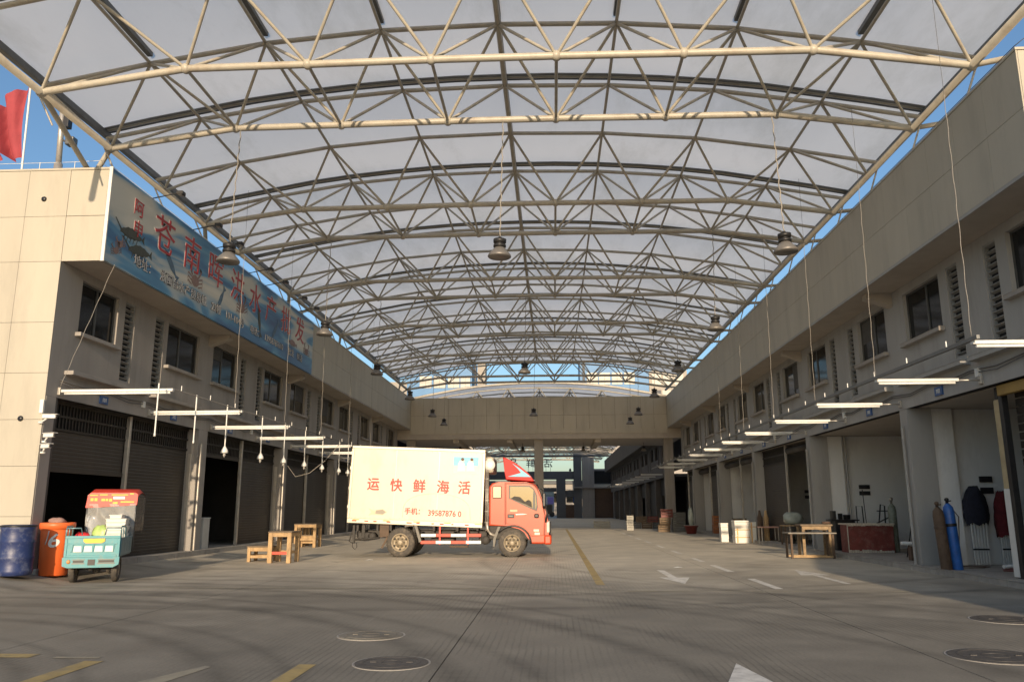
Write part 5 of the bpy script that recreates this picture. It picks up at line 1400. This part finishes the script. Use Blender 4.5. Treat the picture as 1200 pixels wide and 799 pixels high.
for n_, (x, y, m, lab) in enumerate(((8.35, 33.9, rust, 'brown bottle shaped canister beyond the pink topped table'), (8.62, 34.0, wood, 'tan canister beyond the pink topped table'))):
    tag(MB().lathe([(.10, .1), (.11, .12), (.11, 1.0), (.06, 1.15), (.04, 1.3), (.02, 1.31)], 14, (x, y, 0)).build('canister', m), lab, 'canister', 'canisters in the fourth right shop')
for side_, x_, y0_, nm in ((1, XL+.035, 16.4, 'left'), (-1, XR-.035, 12.7, 'right')):
    b = MB()
    for q in range(2):
        pts = []; y = y0_
        while y < 52:
            pts.append((x_+side_*.01*q, y, 4.10-.05*q)); pts.append((x_+side_*.01*q, y+.9, 4.05-.07*q-.03*random.random())); y += 1.9
        b.path(pts, .011, 5)
    tag(b.build('wall_cable', cable_m), 'dark cables sagging along the %s shop wall under the ledge' % nm, 'cable')
for side_, x_, y0_ in ((1, XL, 16.0), (-1, XR, YR0)):     # brackets and junction boxes belong to the walls
    bl_ = BL if side_ > 0 else BR
    for k in range(4):
        y = y0_+7.5*k+3.95
        MB().bbox(x_-.01, x_+side_*.06, y-.06, y+.06, 3.94, 4.10, .01).build('junction_box', white_p, bl_)
t = thing('water_pump', 'small dark pump with a red motor on the floor right of the red tank', 'pump', (10.2, 24.4, .1))
MB().lathe([(.02, -.14), (.12, -.14), (.13, 0), (.12, .14), (.02, .14)], 14, (9.75, 22.6, .32), 'Y').build('motor', oxide, t)
MB().bbox(9.60, 9.90, 22.4, 22.8, .10, .19, .01).build('base', black_m, t)
b = MB(); b.path([(9.75, 22.6, .45), (9.75, 22.6, .85), (9.6, 22.7, .95), (9.45, 22.8, .1)], .02, 6); b.build('hose', black_p, t)
t = thing('plastic_stool', 'low dull red plastic stool by the foam boxes', 'stool', (9.3, 35.2, .1))
MB().bbox(9.15, 9.47, 35.0, 35.3, .48, .52, .01).build('seat', cr_stool, t)
for xx in (9.17, 9.41):
    for yy_ in (35.02, 35.24): MB().bbox(xx, xx+.04, yy_, yy_+.04, .1, .479, .004).build('leg', cr_stool, t)
# foam boxes lit by the sun
def foam_box(x0, x1, y0, y1, z0_, z1_, lab, tp=True, rz=0):
    t = thing('foam_box', lab, 'foam box', ((x0+x1)/2, y0, z0_), 'white foam boxes on the right', 0)
    c = Vector(((x0+x1)/2, (y0+y1)/2, 0)); M = Matrix.Translation(c) @ Matrix.Rotation(R(rz), 4, 'Z') @ Matrix.Translation(-c)
    zs = z1_-.09*(z1_-z0_)/.4
    MB().bbox(x0, x1, y0, y1, z0_, zs-.004, .015, M=M).build('body', foam, t); MB().bbox(x0-.008, x1+.008, y0-.008, y1+.008, zs, z1_, .012, M=M).build('lid', foam, t)
    if tp: MB().box(x0+.06, x0+.12, y0-.012, y0-.0085, z0_+.02, z1_-.01, M=M).box(x0-.0085, x1, y0-.0115, y0-.009, zs-.02, zs+.012, M=M).build('packing_tape', tape, t)
foam_box(7.38, 7.98, 34.2, 34.65, 0, .30, 'bottom box of the sunlit white foam stack', True, 3)
foam_box(7.39, 7.99, 34.2, 34.65, .302, .60, 'middle box of the sunlit white foam stack', True, 2)
foam_box(7.37, 7.97, 34.2, 34.65, .602, .90, 'top box of the sunlit white foam stack', False, 4)
foam_box(8.02, 8.30, 34.25, 34.7, 0, .84, 'tall foam box standing right of the sunlit stack', True, -8)
foam_box(7.05, 7.36, 35.3, 35.7, 0, .78, 'foam box in shade behind the left of the sunlit stack', False, 0)
# goods farther down the right side
def crate(x, y, z, w, h, m, lab, grp='crates down the right side'):
    t = thing('plastic_crate', lab, 'crate', (x, y, z), grp)
    b = MB(); tt = .025
    for k in range(3):
        zz_ = z+h*k/3
        b.box(x, x+w, y, y+tt, zz_+.02, zz_+h/3-.01).box(x, x+w, y+.4, y+.4+tt, zz_+.02, zz_+h/3-.01).box(x, x+tt, y+tt, y+.4, zz_+.02, zz_+h/3-.01).box(x+w-tt, x+w, y+tt, y+.4, zz_+.02, zz_+h/3-.01)
    b.box(x+tt, x+w-tt, y+tt, y+.4, z, z+.015)
    for xx, yy_ in ((x, y), (x+w-.04, y), (x, y+.385), (x+w-.04, y+.385)): b.box(xx-.002, xx+.042, yy_-.002, yy_+.042, z, z+h)
    b.build('body', m, t)
cg = pm('grey_crate', (.13, .13, .12), .6, .2, 5); cr_ = pm('red_crate', (.15, .025, .02), .5, .2, 5); cbn = pm('brown_carton', (.15, .105, .065), .8, .2, 5); cw = pm('pale_crate', (.38, .37, .33), .6, .1, 5); co = pm('orange_crate', (.30, .10, .03), .5, .1, 5)
crate(6.3, 50.2, 0, .7, .42, cbn, 'brown carton at the bottom left of the dim pile before the bridge'); crate(6.4, 50.2, .42, .65, .42, cbn, 'brown carton on the bottom left carton of the dim pile')
crate(6.5, 50.25, .85, .7, .5, cr_, 'dull red crate topping the dim pile before the bridge')
crate(7.15, 50.0, 0, .75, .38, cg, 'grey crate at the bottom right of the dim pile'); crate(7.15, 50.0, .38, .75, .38, cg, 'middle grey crate of the dim pile'); crate(7.2, 50.0, .76, .72, .40, cg, 'top grey crate of the dim pile')
crate(4.75, 54.0, 0, .42, .30, cw, 'pale crate, lowest of the narrow stack by the bridge'); crate(4.74, 54.0, .32, .42, .30, cw, 'pale crate, middle of the narrow stack by the bridge'); crate(4.76, 54.0, .64, .42, .30, cw, 'pale crate, top of the narrow stack by the bridge')
crate(8.30, 43.4, .1, .6, .45, co, 'orange crate on the shop floor beyond the foam boxes'); crate(8.32, 43.4, .56, .6, .45, co, 'orange crate stacked on the other orange crate')
crate(8.9, 41.2, .1, .6, .8, cbn, 'tall brown crate inside the fifth right shop')
t = thing('red_basin', 'red plastic basin on the ground far down the right side', 'basin', (7.65, 46.5, 0))
MB().lathe([(.24, .0), (.26, .01), (.36, .40), (.40, .41), (.40, .45), (.35, .45), (.33, .40), (.02, .3)], 20, (7.65, 46.5, 0)).build('tub', cr_, t)
MB().lathe([(.38, .451), (.41, .455), (.41, .47), (.38, .47)], 20, (7.65, 46.5, 0)).build('rim', cw, t)
lump('white_bag', (7.65, 46.5, .40), (.14, .12, .5), sheet_bag, 'pale plastic bag sticking out of the red basin', 'bag', 7)
crate(2.9, 60.2, 0, 1.2, .5, cw, 'long pale crate on the floor under the bridge', 'crates under the bridge')
for k_, (x, z_, m, lab) in enumerate(((5.4, 0, cg, 'grey crate, left foot of the dim heap under the bridge'), (6.2, 0, cbn, 'brown carton, middle foot of the dim heap under the bridge'), (7.0, 0, cg, 'grey crate, right foot of the dim heap under the bridge'), (5.8, .43, cbn, 'brown carton on the left of the dim heap under the bridge'), (6.6, .43, cr_, 'red crate on the right of the dim heap under the bridge'))):
    crate(x, 58.4, z_, .72, .42, m, lab, 'heap of crates under the bridge')
# litter
for i, (x, y, lab) in enumerate(((-5.17, 23.0, 'crumpled white scrap on the road below the truck tail'), (2.95, 20.2, 'small white cup lid on the road between the lane dashes'))):
    b = MB(); b.add([(x-.12, y-.04, .003), (x+.02, y-.09, .012), (x+.13, y-.02, .004), (x+.10, y+.08, .015), (x-.05, y+.10, .004), (x, y, .03)], [(0, 1, 5), (1, 2, 5), (2, 3, 5), (3, 4, 5), (4, 0, 5)]); 
    tag(b.build('litter', white_p), lab, 'litter', 'white scraps on the road')

# ------------------------------------------------------------------ second hall beyond the bridge
DZ = -.62; Y2 = 62.0
def joined_unit():
    b = MB()
    def st(p, q, r): b.tube(p, q, r, 5, cap=False)
    for i in range(3):
        pts = [te(-1, i)] + [tn(k, i) for k in range(-3, 4)] + [te(1, i)]
        for p, q in zip(pts, pts[1:]): st(p, q, .055)
    for i in (.5, 1.5):
        pts = [bn(k, i) for k in KB]
        for p, q in zip(pts, pts[1:]): st(p, q, .075)
        for k in KB:
            for kk in ([int(k-.5), int(k+.5)] if abs(k) < 3.5 else [int(math.copysign(3, k))]):
                for ii in (i-.5, i+.5): st(bn(k, i), tn(kk, int(ii)), .036)
    for k in KB[1:-1]: st(bn(k, .5), bn(k, 1.5), .033)
    for k in range(-3, 4): st(tn(k, 0), tn(k, 2), .04)
    return b.mesh('roof_truss', cream)
jm = joined_unit()
for n in range(7):
    o = link('roof_truss', jm); o.location = (XC, Y2+.4+n*7.9, DZ)
    tag(o, 'roof truss of the second hall beyond the bridge, %s one' % pos[n], 'roof truss', 'trusses of the second hall')
for n in range(3):
    o = link('roof_truss', jm); o.location = (XC, 118.5+n*8.2, DZ+.35)
    tag(o, 'low roof truss above the far gate, %s one' % pos[n], 'roof truss', 'trusses above the far gate')
mb = MB(); rows = []
ny = 40
for j in range(ny+1):
    y = Y2-.3+56*j/ny
    rows.append([(XC+x, y, hz(x)+.28+DZ-.06*abs(math.sin(j*.63))) for x in prof_x])
mb.add([p for r in rows for p in r], [(j*nX+i, j*nX+i+1, (j+1)*nX+i+1, (j+1)*nX+i) for j in range(len(rows)-1) for i in range(nX-1)], True)
c2 = thing('roof_canopy', 'white barrel roof of the second hall rising behind the bridge', 'canopy', (XC, Y2, 8.7))
mb.build('membrane', membrane, c2)
MB().path([(XC+x, Y2-.32, hz(x)+.26+DZ) for x in prof_x], .10, 8).build('front_rib', cream, c2)
for sg in (-1, 1):
    for n in range(8): stick('support_strut', (XC+sg*WE, Y2+1.5+n*7.7, HE+DZ), ((-10.2, 8.05)[sg > 0], Y2+1.5+n*7.7, 7.9), .05, cream, c2)
def far_block(s, x, xo, lab):
    t = thing('market_building', lab, 'building', (x-s*5, 61, 0))
    b = MB(); holes = []
    for k in range(8):
        y = 61.2+7.5*k
        holes += [(y+.6, y+2.4, 5.24, 6.3), (y+2.8, y+3.2, 4.5, 6.3), (y+4.3, y+4.8, 4.5, 6.3), (y+5.2, y+7.0, 5.24, 6.3)]
    wall_holes(b, x, s, 60.7, 121, 3.7, 6.6, holes, .15); b.build('upper_wall', far_shade_plaster, t)
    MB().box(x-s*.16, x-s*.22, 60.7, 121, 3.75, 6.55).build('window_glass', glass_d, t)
    MB().box(x-s*9, xo, 60.7, 121, 6.61, 8.3).build('fascia', far_shade_plaster, t)
    for k in range(8):
        y = 61.2+7.5*k
        MB().box(x-s*.5, x, y-.3, y+.3, 0, 3.69).build('pillar', far_shade_plaster, t)
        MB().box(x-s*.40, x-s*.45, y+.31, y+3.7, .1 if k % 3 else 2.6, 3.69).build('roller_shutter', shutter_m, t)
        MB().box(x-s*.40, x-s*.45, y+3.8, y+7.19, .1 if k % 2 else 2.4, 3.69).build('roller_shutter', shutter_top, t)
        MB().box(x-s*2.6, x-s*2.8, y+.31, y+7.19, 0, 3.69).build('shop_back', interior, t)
    MB().box(x-s*.5, x-s*9, 60.7, 121, 3.70, 3.9).build('floor_slab', interior, t)
    return t
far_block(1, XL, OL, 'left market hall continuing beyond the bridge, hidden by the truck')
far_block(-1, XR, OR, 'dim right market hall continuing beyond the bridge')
t = thing('tube_light_row', 'row of dim tube lights on the right wall beyond the bridge', 'lights', (7, 62, 3.9))
for n in range(9): MB().box(6.5, 8.1, 61+4.2*n, 61.05+4.2*n, 3.82, 3.87).build('tube_light', tube_m, t)
MB().box(6.40, 6.46, 60, 98, 3.88, 3.95).build('rail', iron, t)
# end wall of the second hall with pillars and brown door
t = thing('end_block', 'grey end block with two pillars and a tall brown door at the far right', 'building', (7, 125, 0))
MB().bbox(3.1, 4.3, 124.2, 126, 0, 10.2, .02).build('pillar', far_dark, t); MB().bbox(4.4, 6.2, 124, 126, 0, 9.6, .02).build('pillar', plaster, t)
MB().bbox(9.0, 10.4, 124, 126, 0, 9.6, .02).build('pillar', plaster, t)
MB().box(6.2, 9.0, 124.6, 124.8, 0, 4.4).build('door', brown_door, t); MB().box(3.0, 10.6, 123.6, 124.5, 4.41, 4.6).build('canopy_slab', plaster, t)
MB().box(6.2, 9.0, 124.6, 124.9, 5.1, 7.0).build('upper_panel', louver_dark, t); MB().box(6.2, 9.0, 124.5, 124.8, 7.0, 7.3).build('beam', plaster, t)
MB().box(3.5, 10.4, 124.3, 125.8, 9.61, 10.6).build('top_beam', plaster, t)
MB().box(10.4, 16, 124, 126, 0, 9.6).build('side_wall', plaster, t)
# far gate: beams, pier, reversed rooftop characters on its top
t = thing('entry_gate', 'dark concrete gate closing the far end with large characters on top', 'gate', (-3, 125, 0))
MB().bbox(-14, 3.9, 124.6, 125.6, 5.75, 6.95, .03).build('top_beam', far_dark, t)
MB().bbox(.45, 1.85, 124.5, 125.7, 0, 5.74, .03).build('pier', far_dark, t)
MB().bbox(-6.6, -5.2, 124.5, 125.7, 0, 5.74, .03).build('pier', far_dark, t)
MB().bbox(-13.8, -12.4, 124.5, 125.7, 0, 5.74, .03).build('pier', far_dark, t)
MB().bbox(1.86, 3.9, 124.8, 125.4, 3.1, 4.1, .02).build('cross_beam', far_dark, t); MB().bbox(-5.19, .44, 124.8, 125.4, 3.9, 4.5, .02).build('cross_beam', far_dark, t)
MB().bbox(1.86, 4.2, 124.6, 125.2, 0, 1.95, .02).build('low_wall', brown_door, t)
for ch, x in (('活', -.75), ('海', -2.1), ('鲜', -3.45), ('品', -6.1)):
    o = text(ch, 1.42, far_dark, 'character', t, face('+Y', x, 125.0, 8.25), .06, .02)
    for dx in (-.35, .35): stick('letter_stay', (x+dx, 125.05, 6.95), (x+dx, 125.05, 7.9), .025, far_dark, t)
for x in (2.6, 3.5): MB().lathe([(.02, 0), (.22, .05), (.1, .4), (.02, .45)], 8, (x, 125, 6.97)).build('gate_lamp', far_dark, t)
MB().tube((-14, 121.5, 9.1), (9, 121.5, 9.1), .16, 8).build('tie_beam', far_dark, t)
t = thing('blue_sign', 'small blue upright sign beyond the far gate', 'sign', (3.6, 128, 0))
MB().box(3.05, 3.75, 128, 128.1, 2.2, 3.6).build('panel', pm('sign_blue', (.03, .09, .40), .5), t); stick('post', (3.4, 128.15, 0), (3.4, 128.15, 3.5), .05, far_dark, t)
# street beyond the gate
t = thing('far_building', 'pale sunlit building beyond the far gate', 'building', (-6, 165, 0))
MB().box(-30, 14, 165, 175, 0, 6.2).build('wall', pale_wall, t); MB().box(-30.3, 14.3, 164.7, 175.3, 6.21, 6.9).build('roof_band', far_dark, t)
b = MB()
for k in range(12): b.box(-28+3.4*k, -26.2+3.4*k, 164.9, 164.99, 2.6, 4.4)
b.build('window_row', glass_d, t)
t = thing('parked_lorry', 'small pale lorry with purple panel beyond the gate, right of the truck cab', 'lorry', (-.6, 138, 0))
MB().bbox(-1.9, .1, 138, 141, .9, 3.4, .05).build('body', white_p, t); MB().bbox(-1.0, .0, 137.7, 137.99, 2.1, 3.3, .03).build('panel', pm('purple_pink_print', (.35, .25, .60), .5, .2, 3), t)
MB().bbox(-1.8, -.2, 137.2, 138.6, .5, 2.0, .15).build('cab', cbn, t); MB().lathe([(.1, 0), (.45, 0), (.45, .3), (.1, .3)], 14, (-1.5, 137.4, .45), 'Y').lathe([(.1, 0), (.45, 0), (.45, .3), (.1, .3)], 14, (-.3, 137.4, .45), 'Y').build('wheel', rubber, t)
MB().bbox(-1.7, .1, 138.2, 140.8, 3.41, 4.5, .25).build('load', sheet_bag, t)
# blue clad building high behind the second hall
t = thing('blue_building', 'blue clad building with pale windows seen between roof and bridge, left block', 'building', (-18, 131, 0))
MB().box(-24, -13.2, 131, 140, 19.2, 26).build('wall', bluegrey_wall, t); MB().box(-26, -13.0, 131, 140, 0, 19.19).build('lower_wall', pale_wall, t)
for a, c in ((-21.9, -19.9), (-19.6, -17.6), (-17.2, -15.3), (-15.1, -13.5)):
    w_ = MB().bbox(a, c, 130.9, 130.99, 20.9, 22.9, .02).build('window', far_window, t); MB().box((a+c)/2-.04, (a+c)/2+.04, 130.85, 130.899, 20.9, 22.9).box(a, c, 130.85, 130.899, 21.8, 21.88).build('glazing_bar', alu, w_)
MB().tube((-12.6, 130.5, 0), (-12.6, 130.5, 25), .16, 8).build('down_pipe', far_dark, t)
MB().box(-12.3, -11.0, 131, 134, 0, 26).build('stair_tower', pale_wall, t); MB().box(-29, -24.01, 131, 138, 0, 22).build('side_wing', pale_wall, t)
t = thing('blue_building', 'blue clad building with pale windows seen between roof and bridge, right block', 'building', (10, 131, 0))
MB().box(4.6, 15.8, 131, 140, 19.8, 26).build('wall', bluegrey_wall, t); MB().box(4.6, 15.8, 131, 140, 11, 19.79).build('lower_wall', pale_wall, t)
for a, c in ((5.7, 7.5), (7.7, 9.5), (9.8, 11.5), (11.8, 13.5)):
    w_ = MB().bbox(a, c, 130.9, 130.99, 21.2, 23.2, .02).build('window', far_window, t); MB().box((a+c)/2-.04, (a+c)/2+.04, 130.85, 130.899, 21.2, 23.2).box(a, c, 130.85, 130.899, 22.1, 22.18).build('glazing_bar', alu, w_)
MB().box(15.85, 22, 131, 139, 0, 23.4).build('annex', pale_wall, t); MB().box(5.0, 5.4, 130.6, 130.99, 18.0, 25).build('mast', far_dark, t)
for a in (16.3, 18.1, 19.9): MB().bbox(a, a+1.5, 130.9, 130.99, 21.0, 22.9, .02).build('window', far_window, t)
for a, m in ((16.3, far_dark), (17.9, cream), (19.7, far_dark)): MB().bbox(a, a+1.4, 130.9, 130.99, 18.6, 20.2, .02).build('window', m, t)
# unseen block added beside the camera, shaped to shade the road's right edge
t = thing('added_shade_block', 'unseen sloped block added to shade the right road edge, nearer than the right shops', 'shade block', (8, 0, 0))
MB().prism([(6.55, 0), (10.6, 0), (10.6, 6.9), (6.55, 3.95)], 'Y', -3.5, 1.6).build('body', plaster_r, t)
MB().prism([(6.42, 3.87), (10.8, 7.06), (10.8, 7.2), (6.42, 4.01)], 'Y', -3.6, 1.75).build('roof', channel, t)
MB().bbox(6.50, 6.545, -2.6, -.4, 1.1, 2.4, .01).build('hatch', shutter_m, t)
